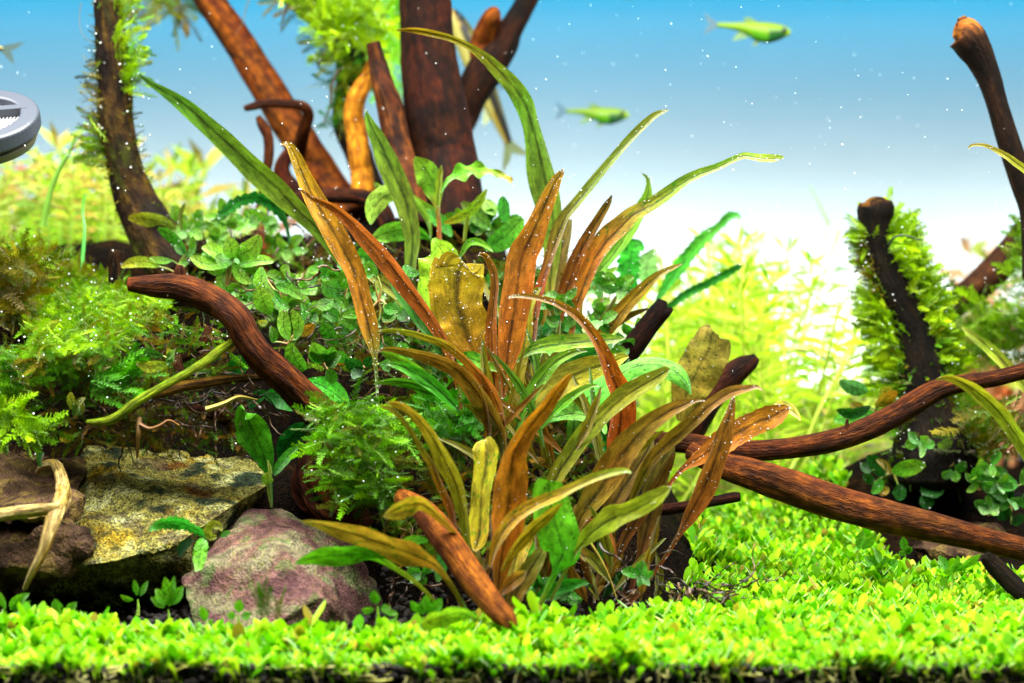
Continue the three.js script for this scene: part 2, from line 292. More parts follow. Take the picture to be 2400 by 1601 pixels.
// fronds: [position, direction, length, colour]
function mossThing(name, label, foot, fronds, group, bubbles = 0.15) {
  const g = thing(name, label, 'moss', foot, group);
  FRONDS.forEach((geo, v) => {
    const mine = fronds.filter((_, i) => i % 3 === v); if (!mine.length) return;
    const im = new THREE.InstancedMesh(geo, MAT.moss, mine.length), q = new THREE.Quaternion(), q2 = new THREE.Quaternion(), c = new THREE.Color();
    mine.forEach(([p, d, l, hex], i) => { q.setFromUnitVectors(V3(0, 1, 0), d.clone().normalize()); q2.setFromAxisAngle(V3(0, 1, 0), rnd() * 6.283); dummy.position.copy(p).sub(foot); dummy.quaternion.copy(q).multiply(q2); dummy.scale.set(l * rr(0.65, 1), l, l); dummy.updateMatrix(); im.setMatrixAt(i, dummy.matrix); c.copy(vivid(hex, 1.15, 0.9, 0.15)).multiplyScalar(rr(0.7, 1.2)); im.setColorAt(i, c); });
    im.name = 'fronds'; im.userData.kind = 'stuff'; im.castShadow = im.receiveShadow = true; g.add(im);
  });
  const bl = fronds.filter(() => rnd() < bubbles);
  if (bl.length) { const im = new THREE.InstancedMesh(bubbleGeo, MAT.bubble, bl.length); bl.forEach(([p, d, l], i) => { dummy.position.copy(p).addScaledVector(d.clone().normalize(), l * rr(0.3, 1)).sub(foot).add(V3(rr(-1, 1), rr(-1, 1), rr(0, 1)).multiplyScalar(0.0015)); dummy.rotation.set(0, 0, 0); dummy.scale.setScalar(rr(0.00015, 0.00034)); dummy.updateMatrix(); im.setMatrixAt(i, dummy.matrix); }); im.name = 'air_bubbles'; im.userData.kind = 'stuff'; g.add(im); }
  return g;
}
const MOSSY = ['#6f9218', '#8aae1e', '#567a14', '#a0bc2a', '#7ea01e'], MOSSBROWN = ['#7a6a1c', '#5d4a14', '#8a7a22', '#4e5a14'];
// rocks from hull points, split fine and roughened
function rockGeo(points, o) {
  let g = new ConvexGeometry(points); g.deleteAttribute('uv'); g.deleteAttribute('normal');
  g = new TessellateModifier(o.edge || 0.002, 12).modify(g); g.deleteAttribute('normal'); g = mergeVertices(g, 1e-6); g.computeVertexNormals();
  const p = g.attributes.position, nr = g.attributes.normal, col = [], uv = [], c = new THREE.Color(), no = o.seed || 0;
  if (o.chips) {                                             // broken faces: planes that cut the hull back
    let h = o.seed * 7919 + 13; const rl = (a, b) => { h = Math.imul(h ^ (h >>> 15), 2246822519) + 374761393 | 0; return a + (b - a) * ((h >>> 8) / 16777216); };
    const cen = new THREE.Vector3(); g.computeBoundingBox(); g.boundingBox.getCenter(cen); const d = new THREE.Vector3(), q = new THREE.Vector3();
    for (let k = 0; k < o.chips; k++) { d.set(rl(-0.8, 0.8), rl(-0.3, 1), rl(0, 1)).normalize(); let far = 0; for (let i = 0; i < p.count; i++) far = Math.max(far, q.fromBufferAttribute(p, i).sub(cen).dot(d)); const lim = far * rl(0.86, 0.95); for (let i = 0; i < p.count; i++) { q.fromBufferAttribute(p, i).sub(cen); const e = q.dot(d) - lim; if (e > 0) { q.fromBufferAttribute(p, i).addScaledVector(d, -e * 0.92); p.setXYZ(i, q.x, q.y, q.z); } } }
    g.computeVertexNormals();
  }
  const faceN = nr.clone();
  for (let i = 0; i < p.count; i++) {
    const x = p.getX(i), y = p.getY(i), z = p.getZ(i);
    const ledge = o.ledge ? o.ledge * (Math.abs(noise(x * 60 + no, y * 130, z * 60)) - 0.25) : 0;
    const d = (o.rough || 0.004) * (fbm(x * 38 + no, y * 38, z * 38, 5) * 1.6) + ledge + 0.0012 * fbm(x * 190, y * 190, z * 190 + no, 3);
    p.setXYZ(i, x + faceN.getX(i) * d, y + faceN.getY(i) * d, z + faceN.getZ(i) * d);
    
    o.paint(c, x, y, z, no); col.push(clamp(c.r), clamp(c.g), clamp(c.b));
  }
  g.setAttribute('color', new THREE.Float32BufferAttribute(col, 3));
  g.computeVertexNormals(); g = toCreasedNormals(g, 0.5);
  const q = g.attributes.position, e1 = new THREE.Vector3(), e2 = new THREE.Vector3(), v = [0, 1, 2].map(() => new THREE.Vector3());
  for (let i = 0; i < q.count; i += 3) {                     // the texture is laid on along the axis that each face looks down
    v.forEach((p, k) => p.fromBufferAttribute(q, i + k)); e1.subVectors(v[1], v[0]); e2.subVectors(v[2], v[0]); e1.cross(e2); const ax = Math.abs(e1.x), ay = Math.abs(e1.y) * 1.3, az = Math.abs(e1.z) * 1.5;
    for (const p of v) { if (az >= ax && az >= ay) uv.push(p.x / 0.05, p.y / 0.05); else if (ay >= ax) uv.push(p.x / 0.05, p.z / 0.05); else uv.push(p.z / 0.05, p.y / 0.05); }
  }
  g.setAttribute('uv', new THREE.Float32BufferAttribute(uv, 2)); return g;
}

// ---------------------------------------------------------------- lamps: a bar over the tank and two bars that wash the rear film
for (const [key, label, category] of [['tank', 'long lamp bar above the tank, out of the picture', 'aquarium lamp'], ['white', 'low white light bar before the rear film, hidden by plants', 'light bar'], ['blue', 'blue light bar above the rear film, out of the picture', 'light bar']]) {
  const L = LAMPS[key], g = thing('aquarium_lamp', label, category, V3(...L.at)); g.rotation.x = L.turn;
  const light = new THREE.RectAreaLight(new THREE.Color(...L.color), L.intensity, ...L.size); light.position.z = -0.004; g.add(light);
  const face = new THREE.Mesh(new THREE.PlaneGeometry(...L.size), new THREE.MeshStandardMaterial({ color: 0x222222, emissive: new THREE.Color(...L.color), emissiveIntensity: 0.5 })); face.rotation.y = Math.PI; face.name = 'lamp_diffuser'; g.add(face);
  const box = new THREE.Mesh(new THREE.BoxGeometry(L.size[0] + 0.01, L.size[1] + 0.01, 0.014), new THREE.MeshStandardMaterial({ color: 0x2a2b2d, roughness: 0.5 })); box.position.z = 0.009; box.name = 'lamp_housing'; box.castShadow = true; g.add(box);
}

// ---------------------------------------------------------------- the setting
const filmMat = new THREE.MeshPhysicalMaterial({ color: new THREE.Color().setRGB(0.075, 0.1, 0.11), roughness: 1, specularIntensity: 0, map: dataTex(256, 256, (u, v) => 0.97 + 0.05 * tile(u, v, 5, 5, 3.3) + 0.03 * tile(u, v, 60, 60, 1.3), false) });
{
  const g = new THREE.BoxGeometry(1.5, 0.62, 0.006); g.translate(0, 0.31, -0.503);
  mesh('background_film', g, filmMat).userData.kind = 'structure';
}
const base = (z) => 0.0276 + 0.058 * (0.13 - z);
function ground(x, z) {
  const k = (DIST - z) / DIST, edge = 0.045 * sstep(-0.03, -0.1, z), left = 1 - sstep(0.03 - edge, 0.085 - edge, x), lift = z > 0.045 ? 0 : z > 0 ? lerp(0, 0.04, sstep(0.045, 0, z)) : lerp(0.04, 0.128, sstep(0, -0.11, z));
  const rear = Math.exp(-(((x - 0.165) / 0.05) ** 2) - (((z + 0.1) / 0.045) ** 2)) * 0.036;
  const mid = left * lift * (1 - sstep(-0.2, -0.31, z)) * (0.92 + 0.1 * sstep(-0.12, -0.02, x));
  return base(z) + mid + rear + 0.0016 * fbm(x * 60, z * 60, 2.2) + left * sstep(0.04, -0.02, z) * 0.012 * fbm(x * 22, z * 22, 5.1);
}
{
  const nx = 260, nz = 200, pos = [], uv = [], col = [], idx = [], c = new THREE.Color(), a = lin('#1c120a'), b = lin('#0b0705'), d = lin('#38220d');
  for (let j = 0; j <= nz; j++) for (let i = 0; i <= nx; i++) {
    const x = lerp(-0.55, 0.55, i / nx), z = lerp(0.13, -0.5, Math.pow(j / nz, 1.2)); pos.push(x, ground(x, z), z); uv.push(x / 0.05, z / 0.05);
    const q = clamp(0.5 + 1.6 * fbm(x * 40, z * 40, 7.7)); c.copy(b).lerp(a, q).lerp(d, clamp(fbm(x * 90, z * 90, 1.7) * 2)); col.push(c.r, c.g, c.b);
  }
  const top = pos.length / 3;
  for (let i = 0; i <= nx; i++) { const x = lerp(-0.55, 0.55, i / nx); pos.push(x, 0.0, 0.13); uv.push(x / 0.05, 1); col.push(b.r, b.g, b.b); }
  for (let j = 0; j < nz; j++) for (let i = 0; i < nx; i++) { const p = j * (nx + 1) + i, q = p + nx + 1; idx.push(p, p + 1, q, p + 1, q + 1, q); }
  for (let i = 0; i < nx; i++) idx.push(i, top + i, i + 1, i + 1, top + i, top + i + 1);
  const g = new THREE.BufferGeometry(); g.setAttribute('position', new THREE.Float32BufferAttribute(pos, 3)); g.setAttribute('uv', new THREE.Float32BufferAttribute(uv, 2)); g.setAttribute('color', new THREE.Float32BufferAttribute(col, 3)); g.setIndex(idx); g.computeVertexNormals();
  mesh('ground', g, MAT.soil).userData.kind = 'structure';
}
{ // soil pellets along the front glass and over open ground
  const list = [];
  for (let i = 0; i < 5200; i++) { const x = rr(-0.2, 0.2), y = 0.0306 - Math.pow(rnd(), 1.2) * 0.022; list.push([x, y + 0.0008 * noise(x * 60, 1), 0.1305 + rr(-0.0012, 0.0008)]); }
  for (let i = 0; i < 6000; i++) { const x = rr(-0.26, 0.26), z = lerp(0.13, 0.03, Math.pow(rnd(), 1.3)); list.push([x, ground(x, z) + 0.0003, z]); }
  const im = new THREE.InstancedMesh(new THREE.IcosahedronGeometry(1, 1), new THREE.MeshStandardMaterial({ color: 0xffffff, roughness: 0.9 }), list.length), c = new THREE.Color();
  list.forEach(([x, y, z], i) => { dummy.position.set(x, y, z); dummy.rotation.set(rnd() * 6, rnd() * 6, rnd() * 6); const s = rr(0.0005, 0.0013); dummy.scale.set(s * rr(0.7, 1.2), s, s * rr(0.7, 1.2)); dummy.updateMatrix(); im.setMatrixAt(i, dummy.matrix); im.setColorAt(i, c.set(pick(['#0d0a07', '#140e09', '#1a120a', '#080605', '#22180c']))); });
  im.name = 'soil_pellets'; im.castShadow = im.receiveShadow = true; scene.add(tag(im, 'dark soil pellets piled against the front glass below the green carpet', 'soil', null, 'stuff'));
}

// ---------------------------------------------------------------- rocks
const paintBig = (c, x, y, z, no) => {
  const a = fbm(x * 45 + 3, y * 45, z * 45, 4), b = fbm(x * 130, y * 130, z * 130 + 4, 3), d = fbm(x * 70 + 9, y * 70, z * 70, 3), r = fbm(x * 60 + 20, y * 60, z * 60, 3);
  c.set('#b8b062'); if (a > 0.02) c.lerp(lin('#c8a626'), clamp(a * 4)); if (b > 0.05) c.lerp(lin('#d4d49a'), clamp(b * 3.5)); if (d > 0.12) c.lerp(lin('#3a4a38'), clamp((d - 0.11) * 9)); if (r > 0.24) c.lerp(lin('#8a5a1c'), clamp((r - 0.24) * 8)); if (d < -0.16) c.lerp(lin('#6d5a4a'), 0.7);
  c.multiplyScalar(0.7 + b * 0.7);
};
const paintPurple = (c, x, y, z, no) => {
  const a = fbm(x * 40 + 13, y * 40, z * 40, 4), b = fbm(x * 140, y * 140, z * 140 + 4, 3), d = fbm(x * 55 + 4, y * 55, z * 55, 4);
  c.set('#6d4c50'); c.lerp(lin('#85665c'), clamp(0.5 + a * 2.5)); if (d > 0.06) c.lerp(lin('#8a866a'), clamp((d - 0.06) * 7)); if (b > 0.16) c.lerp(lin('#3f6a2a'), 0.55); if (d < -0.2) c.lerp(lin('#4a3034'), 0.7); const g = sstep(-0.055, -0.045, x) * clamp(0.6 + a * 2); c.lerp(lin('#34451a'), g * 0.85);
  c.multiplyScalar(0.9 + b * 0.9);
};
const paintBrown = (c, x, y, z, no) => { const a = fbm(x * 60, y * 60, z * 60 + no, 4), b = fbm(x * 150, y * 150, z * 150, 3); c.set('#4e3a2c').lerp(lin('#6e5640'), clamp(0.5 + a * 2.5)); if (b > 0.12) c.lerp(lin('#8a7a3a'), 0.5); if (a < -0.15) c.lerp(lin('#2a1a14'), 0.7); c.multiplyScalar(0.9 + b); };
function rock(name, label, foot, parts) {
  const g = thing(name, label, 'rock', foot);
  for (const [part, pts, o] of parts) mesh(part, rockGeo(pts.map((p) => at(...p)), o), o.paint === paintBig ? MAT.rock : MAT.rockSoft, g);
  return g;
}
rock('flat_rock', 'large flat slab, yellow and grey-green speckled, at left above the carpet', at('C0', 1000, 1000, 0.05), [['slab', [
  ['C0', 520, 60, 0.005], ['C0', 640, -60, -0.02], ['C0', 1100, -95, -0.035], ['C0', 1500, -85, -0.035], ['C0', 1720, -30, -0.025], ['C0', 1840, 205, 0.012], ['C0', 1600, 345, 0.035], ['C0', 1440, 460, 0.048], ['C0', 1255, 590, 0.058], ['C0', 800, 725, 0.066], ['C0', 430, 775, 0.064], ['C0', 150, 790, 0.06],
  ['C0', 200, 960, 0.045], ['C0', 500, 1080, 0.04], ['C0', 900, 1080, 0.038], ['C0', 1360, 960, 0.034], ['C0', 1500, 600, 0.028], ['C0', 1800, 350, 0.0], ['C0', 300, 900, -0.02], ['C0', 1500, 300, -0.05]], { rough: 0.0035, ledge: 0.0015, paint: paintBig, seed: 3 }]]);
rock('cracked_rock', 'brown cracked rock at the left edge under the pale roots', at('C0', 200, 900, 0.05), [
  ['upper_block', [['C0', -260, 10, 0.01], ['C0', 100, -20, -0.005], ['C0', 560, 40, 0.0], ['C0', 560, 300, 0.045], ['C0', 380, 420, 0.068], ['C0', 120, 420, 0.07], ['C0', -260, 420, 0.066], ['C0', -260, 500, 0.02], ['C0', 500, 480, 0.02]], { rough: 0.006, ledge: 0.004, chips: 7, paint: paintBrown, seed: 8 }],
  ['lower_block', [['C0', -260, 470, 0.05], ['C0', 260, 480, 0.062], ['C0', 420, 430, 0.068], ['C0', 600, 600, 0.064], ['C0', 560, 660, 0.068], ['C0', 330, 800, 0.074], ['C0', 140, 960, 0.072], ['C0', -260, 980, 0.07], ['C0', -260, 700, 0.075], ['C0', 100, 700, 0.066], ['C0', 0, 1060, 0.05], ['C0', 400, 900, 0.03]], { rough: 0.007, ledge: 0.005, chips: 7, paint: paintBrown, seed: 15 }]]);
rock('purple_rock', 'purple-grey rough boulder in the middle of the carpet edge', at('C0', 1900, 1200, 0.075), [['boulder', [
  ['C0', 1660, 420, 0.03], ['C0', 1760, 385, 0.02], ['C0', 1940, 385, 0.025], ['C0', 2130, 440, 0.03], ['C0', 2420, 590, 0.03], ['C0', 2590, 850, 0.025], ['C0', 2620, 1100, 0.04], ['C0', 2400, 1230, 0.07], ['C0', 2160, 1000, 0.088], ['C0', 2050, 800, 0.082], ['C0', 1860, 680, 0.074], ['C0', 1500, 640, 0.055], ['C0', 1400, 800, 0.066], ['C0', 1265, 850, 0.062], ['C0', 1300, 950, 0.075], ['C0', 1340, 1240, 0.088], ['C0', 1700, 1250, 0.098], ['C0', 2150, 1260, 0.095], ['C0', 1700, 500, -0.02], ['C0', 2400, 800, -0.01]], { rough: 0.003, ledge: 0.0025, chips: 9, edge: 0.0016, paint: paintPurple, seed: 29 }]]);
rock('small_rock', 'small brown rock under the thick branch at the right', at('C2', 1900, 700, -0.05), [['stone', [['C2', 1560, 620, -0.03], ['C2', 1700, 470, -0.06], ['C2', 2000, 410, -0.07], ['C2', 2200, 450, -0.06], ['C2', 2300, 620, -0.05], ['C2', 2250, 800, -0.03], ['C2', 1650, 800, -0.03], ['C2', 1900, 700, 0.0], ['C2', 1950, 600, -0.09]], { rough: 0.005, ledge: 0.003, paint: paintBrown, seed: 41 }]]);

// ---------------------------------------------------------------- driftwood
const DARK = ['#2b1a10', '#46291a', '#1a110c'], RED = ['#4a1f12', '#6e3018', '#2c130c'], ORANGE = ['#a8641c', '#c47d28', '#8a4c16'], BROWN = ['#5e3018', '#7d441e', '#3a1c10'], SNAKE = ['#5a2c14', '#80481e', '#3a1c0e', '#6a3a18'];
const wood = {};
function branch(key, name, label, crop, pts, o = {}, extra = []) {
  const last = pts[pts.length - 1], g = thing(name, label, 'driftwood', at(crop, last[0], last[1], last[3]));
  const geo = branchGeo(crop, pts, o); wood[key] = geo.userData.spine;
  mesh('limb', geo, o.mat || MAT.wood, g);
  for (const [part, c2, p2, o2 = {}] of extra) { const e = branchGeo(c2, p2, { ...o, knots: [], ...o2 }); (wood[key + '_parts'] ??= []).push(e.userData.spine); mesh(part, e, o2.mat || o.mat || MAT.wood, g); }
  return g;
}
branch('mossy', 'mossy_branch', 'dark upright branch wrapped in patchy moss at the upper left', 'A0', [[725, -200, 96, -0.07], [745, 60, 97, -0.07], [770, 330, 108, -0.07], [788, 560, 113, -0.07], [792, 850, 122, -0.07], [842, 1080, 122, -0.07], [905, 1300, 130, -0.07], [1005, 1520, 165, -0.07], [1100, 1700, 180, -0.065], [1220, 1900, 150, -0.06]], { colors: ['#1a130d', '#33230f', '#5a4816', '#2c1d12', '#45501a'], rough: 0.18 });
branch('incline', 'inclined_branch', 'thick orange-brown branch slanting down from top left to the trunk base', 'A0', [[1340, -200, 104, -0.16], [1445, 0, 104, -0.16], [1660, 320, 108, -0.16], [1890, 690, 116, -0.155], [2080, 1000, 125, -0.15], [2260, 1290, 135, -0.145], [2440, 1520, 140, -0.13]], { colors: ['#6d3413', '#9a5a1a', '#341808', '#8f4d18'], mat: MAT.smoothWood, rough: 0.07, knots: [[0.78, 1.6, 0.006, 0.15], [0.62, 2.4, 0.004, -0.2]] }, [
  ['twig', 'A0', [[1685, 748, 20, -0.115], [1745, 732, 28, -0.115], [1830, 712, 30, -0.118], [1960, 716, 32, -0.12], [2080, 728, 34, -0.122], [2125, 790, 36, -0.125], [2090, 900, 46, -0.13], [2060, 1040, 50, -0.14]], { colors: BROWN }],
  ['twig', 'A0', [[2010, 1020, 36, -0.12], [1945, 1140, 52, -0.12], [1960, 1230, 60, -0.12], [2050, 1350, 70, -0.12], [2170, 1500, 80, -0.12]], { colors: RED }]]);
branch('twig1', 'driftwood_twig', 'thin upright brown twig left of the slanting branch', 'A0', [[1778, 805, 20, -0.11], [1805, 860, 34, -0.11], [1845, 950, 36, -0.11], [1848, 1100, 34, -0.11], [1822, 1250, 28, -0.11], [1805, 1400, 40, -0.105], [1800, 1620, 52, -0.1], [1830, 1800, 50, -0.09]], { colors: BROWN });
branch('pale', 'pale_twig', 'pale orange curved branch beside the dark trunk base', 'A1', [[230, 430, 50, -0.135], [180, 540, 55, -0.13], [110, 660, 66, -0.125], [82, 790, 68, -0.125], [110, 930, 74, -0.125], [125, 1080, 76, -0.12], [142, 1200, 80, -0.12], [150, 1360, 85, -0.115]], { colors: ['#c88424', '#e0a03a', '#a8681e'], gain: 1.05, mat: MAT.smoothWood, rough: 0.08 });
branch('knotty', 'knotted_branch', 'narrow dark brown branch with knot holes left of the main trunk', 'A1', [[220, 300, 50, -0.095], [258, 460, 66, -0.095], [298, 620, 78, -0.09], [338, 740, 92, -0.09], [362, 880, 92, -0.088], [402, 1050, 96, -0.085], [440, 1200, 100, -0.08], [485, 1360, 100, -0.075], [530, 1560, 90, -0.07]], { colors: ['#4a2412', '#7d4a20', '#22110a', '#5a2e14'], mat: MAT.smoothWood, rough: 0.1, knots: [[0.15, 4.6, 0.0032, -0.5], [0.25, 4.4, 0.003, -0.35], [0.34, 4.9, 0.005, 0.28], [0.38, 4.6, 0.002, -0.4]] });
branch('trunk', 'upright_driftwood', 'thick dark red-brown trunk standing upright at top centre', 'A1', [[560, -260, 178, -0.1], [575, 0, 178, -0.1], [592, 260, 185, -0.1], [616, 520, 200, -0.1], [655, 800, 222, -0.1], [700, 1060, 228, -0.1], [745, 1300, 222, -0.095], [780, 1620, 230, -0.09]], { colors: ['#30140a', '#4a2010', '#1c0c08', '#40200e'], mat: MAT.smoothWood, rough: 0.06, nR: 44 });
branch('lean', 'leaning_branch', 'dark branch leaning right from behind the trunk to the top edge', 'A1', [[1360, -180, 68, -0.15], [1300, -40, 72, -0.15], [1230, 90, 78, -0.15], [1165, 200, 88, -0.15], [1110, 300, 110, -0.15], [1030, 420, 126, -0.15], [945, 560, 124, -0.15], [890, 680, 112, -0.15], [850, 820, 90, -0.15], [820, 930, 60, -0.145]], { colors: ['#241510', '#3d2014', '#150d0a'], mat: MAT.smoothWood, rough: 0.08 }, [
  ['stub', 'A1', [[1075, 92, 46, -0.14], [1045, 110, 66, -0.14], [1010, 200, 84, -0.145], [985, 310, 100, -0.15], [985, 440, 100, -0.15]], { colors: ['#7d4214', '#a05c1c', '#4a2410'], mat: MAT.smoothWood }]]);
branch('topmoss', 'mossy_branch', 'dark moss-hung branch crossing behind at the top left of the trunk', 'A1', [[-430, -120, 90, -0.15], [-300, -20, 95, -0.15], [-100, 140, 105, -0.15], [40, 320, 110, -0.15], [70, 480, 105, -0.15], [55, 660, 95, -0.15], [30, 860, 90, -0.155], [120, 1060, 95, -0.155], [210, 1300, 90, -0.15]], { colors: ['#110d0a', '#20160e', '#2d2412'] });
branch('arch', 'low_branch', 'low dark branch lying across the foot of the slanting branch', 'A1', [[-420, 1460, 60, -0.1], [-300, 1380, 55, -0.1], [-150, 1350, 52, -0.1], [0, 1350, 55, -0.1], [150, 1360, 56, -0.1], [260, 1420, 60, -0.095], [330, 1560, 60, -0.09]], { colors: ['#2a140c', '#5a2c14', '#1a0d09'], mat: MAT.smoothWood });
branch('tall', 'tall_branch', 'tall curved dark branch with a knobbly head at the upper right', 'A2', [[1880, 205, 60, -0.04], [1935, 225, 112, -0.04], [1985, 300, 122, -0.04], [2045, 400, 102, -0.04], [2098, 520, 84, -0.04], [2140, 650, 74, -0.04], [2180, 780, 74, -0.04], [2225, 930, 76, -0.04], [2275, 1080, 78, -0.04], [2335, 1260, 78, -0.04], [2385, 1420, 74, -0.04], [2410, 1620, 80, -0.04], [2430, 1900, 90, -0.045]], { colors: ['#1a110c', '#2e1d12', '#100b09'], mat: MAT.smoothWood, rough: 0.09, tip: ['#4a2c10', '#a8702a'], tipLen: 0.13, knots: [[0.03, 4.4, 0.0022, -0.5], [0.1, 4.7, 0.0018, -0.5], [0.06, 5.2, 0.004, 0.25], [0.08, 3.9, 0.004, 0.25]] }, [
  ['nub', 'A2', [[1915, 122, 28, -0.04], [1925, 150, 42, -0.04], [1930, 200, 50, -0.04], [1940, 260, 60, -0.04]], { colors: ['#4a2a18', '#6a3a1e', '#241510'] }]]);
branch('post', 'mossy_post', 'broken-topped dark upright stump clothed in bright moss at the right', 'A2', [[1328, 1405, 118, -0.06], [1330, 1450, 126, -0.06], [1322, 1560, 108, -0.06], [1338, 1720, 105, -0.06], [1392, 1880, 122, -0.06], [1476, 2050, 135, -0.06], [1552, 2220, 140, -0.06], [1612, 2400, 155, -0.06], [1650, 2620, 185, -0.06], [1690, 2850, 230, -0.06], [1730, 3080, 300, -0.06], [1740, 3300, 330, -0.06]], { colors: ['#14100d', '#221a12', '#0d0b09'], rough: 0.16, tip: ['#3a2412', '#7a5420'], tipLen: 0.02 }, [
  ['torn_top', 'A2', [[1255, 1440, 26, -0.056], [1300, 1398, 34, -0.058], [1370, 1392, 36, -0.06], [1430, 1440, 30, -0.056]], { colors: ['#6a4a20', '#8a6a2c', '#2a1c12'], rough: 0.4 }]]);
branch('cross', 'slanting_branch', 'brown branch slanting down behind the mossy post at the right edge', 'B2', [[2500, -120, 100, -0.13], [2349, 60, 104, -0.13], [2220, 220, 105, -0.13], [2050, 380, 104, -0.13], [1900, 510, 92, -0.13], [1760, 640, 70, -0.13]], { colors: ['#2a1a10', '#3e2614', '#543420'], mat: MAT.smoothWood });
branch('upper', 'long_branch', 'long slim brown branch arching up to the right edge', 'B2', [[2560, 930, 52, 0.01], [2349, 985, 54, 0.01], [2150, 1035, 56, 0.01], [1950, 1065, 60, 0.01], [1760, 1112, 72, 0.01], [1610, 1195, 80, 0.01], [1460, 1290, 80, 0.01], [1250, 1392, 78, 0.01], [1000, 1470, 76, 0.01], [700, 1520, 72, 0.008], [400, 1535, 72, 0.004], [150, 1500, 72, 0.0], [0, 1480, 70, -0.005], [-220, 1465, 62, -0.01]], { colors: SNAKE, ridges: 0.07, rough: 0.1 }, [
  ['nub', 'B2', [[1131, 1318, 9, 0.012], [1130, 1345, 12, 0.012], [1128, 1390, 20, 0.012]]]]);
branch('lower', 'thick_branch', 'thick ridged brown branch running low to the right edge over the carpet', 'C2', [[60, -30, 70, 0.0], [250, 60, 88, 0.006], [450, 120, 106, 0.012], [680, 195, 118, 0.02], [950, 290, 120, 0.026], [1200, 370, 117, 0.03], [1500, 445, 112, 0.034], [1800, 515, 98, 0.036], [2100, 590, 86, 0.038], [2349, 650, 80, 0.04], [2620, 720, 74, 0.042]], { colors: ['#6a3818', '#905424', '#4a260f', '#7a4a20'], ridges: 0.07, rough: 0.09, nR: 40 });
branch('twig2', 'driftwood_twig', 'short dark blunt twig pointing right below the long branches', 'C2', [[392, 288, 30, 0.03], [350, 290, 37, 0.03], [220, 315, 36, 0.03], [60, 345, 36, 0.028], [-120, 372, 40, 0.022], [-420, 400, 30, 0.01]], { colors: ['#3a1a14', '#5a2a20', '#22100d'] });
branch('fuzzy', 'broken_twig', 'orange fuzzy broken twig hanging down between the plant stalks', 'C1', [[1805, 890, 14, 0.05], [1835, 800, 38, 0.05], [1858, 690, 46, 0.05], [1828, 580, 46, 0.048], [1740, 490, 46, 0.044], [1600, 450, 42, 0.038], [1450, 430, 36, 0.03]], { colors: ['#b06a24', '#c8843a', '#7a4018'], rough: 0.25 });
branch('stick', 'front_stick', 'warm brown knotted stick standing in the carpet at front centre', 'C1', [[1172, 1190, 40, 0.105], [1140, 1130, 68, 0.103], [1070, 1060, 80, 0.1], [985, 955, 92, 0.096], [905, 850, 98, 0.092], [830, 740, 98, 0.088], [740, 610, 100, 0.084], [650, 490, 96, 0.08], [570, 390, 82, 0.076], [500, 330, 70, 0.07], [420, 290, 60, 0.06]], { colors: ['#a05c20', '#c07a30', '#7a4218'], rough: 0.1, knots: [[0.42, 4.5, 0.0035, 0.25], [0.42, 4.5, 0.0014, -0.5], [0.66, 4.4, 0.0018, -0.4], [0.06, 5.6, 0.0018, -0.5]] });
branch('stub', 'forked_stub', 'dark broken stub with a short fork right of the tall brown leaves', 'B1', [[2210, 500, 34, -0.02], [2185, 560, 56, -0.02], [2120, 660, 70, -0.02], [2040, 770, 78, -0.02], [1950, 880, 82, -0.02], [1840, 1010, 80, -0.02], [1700, 1150, 70, -0.025]], { colors: ['#22100c', '#3a1c12', '#150b08'] }, [['fork', 'B1', [[2272, 556, 18, -0.018], [2240, 585, 30, -0.018], [2180, 640, 42, -0.02], [2120, 700, 50, -0.02]]]]);
branch('stub2', 'driftwood_stub', 'small dark brown rough stub beside the tan leaf at the right', 'B2', [[505, 890, 30, -0.045], [470, 920, 52, -0.045], [400, 965, 74, -0.045], [310, 1045, 88, -0.045], [220, 1140, 90, -0.045], [130, 1280, 90, -0.045], [40, 1440, 90, -0.045]], { colors: ['#3a1c12', '#5a2c18', '#22120c'], rough: 0.18 });
branch('stump', 'fibrous_stump', 'reddish fibrous stump in the shade between rock and moss', 'B0', [[2230, 1480, 80, 0.01], [2190, 1620, 130, 0.012], [2200, 1760, 160, 0.015], [2270, 1880, 180, 0.018], [2380, 1990, 170, 0.02], [2480, 2100, 120, 0.02]], { colors: ['#4a2210', '#8a4a1c', '#2a130a', '#6a3416'], rough: 0.5, ridges: 0.3, nR: 48 });
branch('stump2', 'dark_stump', 'dark crumbling stump behind the leaf stalks at right of centre', 'C1', [[2190, 620, 60, 0.01], [2215, 700, 90, 0.012], [2225, 800, 100, 0.015], [2220, 920, 110, 0.018], [2210, 1010, 110, 0.02]], { colors: ['#1d0f0a', '#3a1c12', '#5a2c18'], rough: 0.3 });
branch('snake', 'snaking_branch', 'snaking ridged brown branch with a torn end over the left moss', 'B0', [[888, 392, 46, 0.03], [960, 392, 60, 0.03], [1100, 400, 82, 0.031], [1235, 405, 92, 0.032], [1380, 455, 92, 0.034], [1520, 530, 94, 0.036], [1625, 630, 96, 0.038], [1690, 740, 97, 0.038], [1765, 850, 97, 0.038], [1865, 950, 100, 0.036], [1980, 1050, 106, 0.034], [2085, 1165, 112, 0.031], [2200, 1280, 118, 0.028], [2349, 1410, 120, 0.024], [2520, 1540, 116, 0.018], [2700, 1680, 100, 0.01]], { colors: SNAKE, tip: ['#8a3a1c', '#a8542a'], tipLen: 0.03, ridges: 0.09, rough: 0.13, nR: 40, knots: [[0.7, 4.4, 0.0018, -0.5], [0.4, 5.2, 0.004, 0.2], [0.28, 4.2, 0.005, 0.15]] }, [
  ['nub', 'B0', [[1240, 258, 18, 0.032], [1238, 285, 32, 0.032], [1240, 330, 38, 0.032], [1250, 390, 50, 0.032]], { rough: 0.3 }]]);
branch('peg', 'driftwood_peg', 'small dark upright peg in the moss behind the snaking branch', 'B0', [[808, 160, 48, -0.04], [803, 200, 54, -0.04], [800, 290, 52, -0.04], [795, 420, 50, -0.04]], { colors: ['#2a1a10', '#4a3018', '#180f0a'], rough: 0.2 });
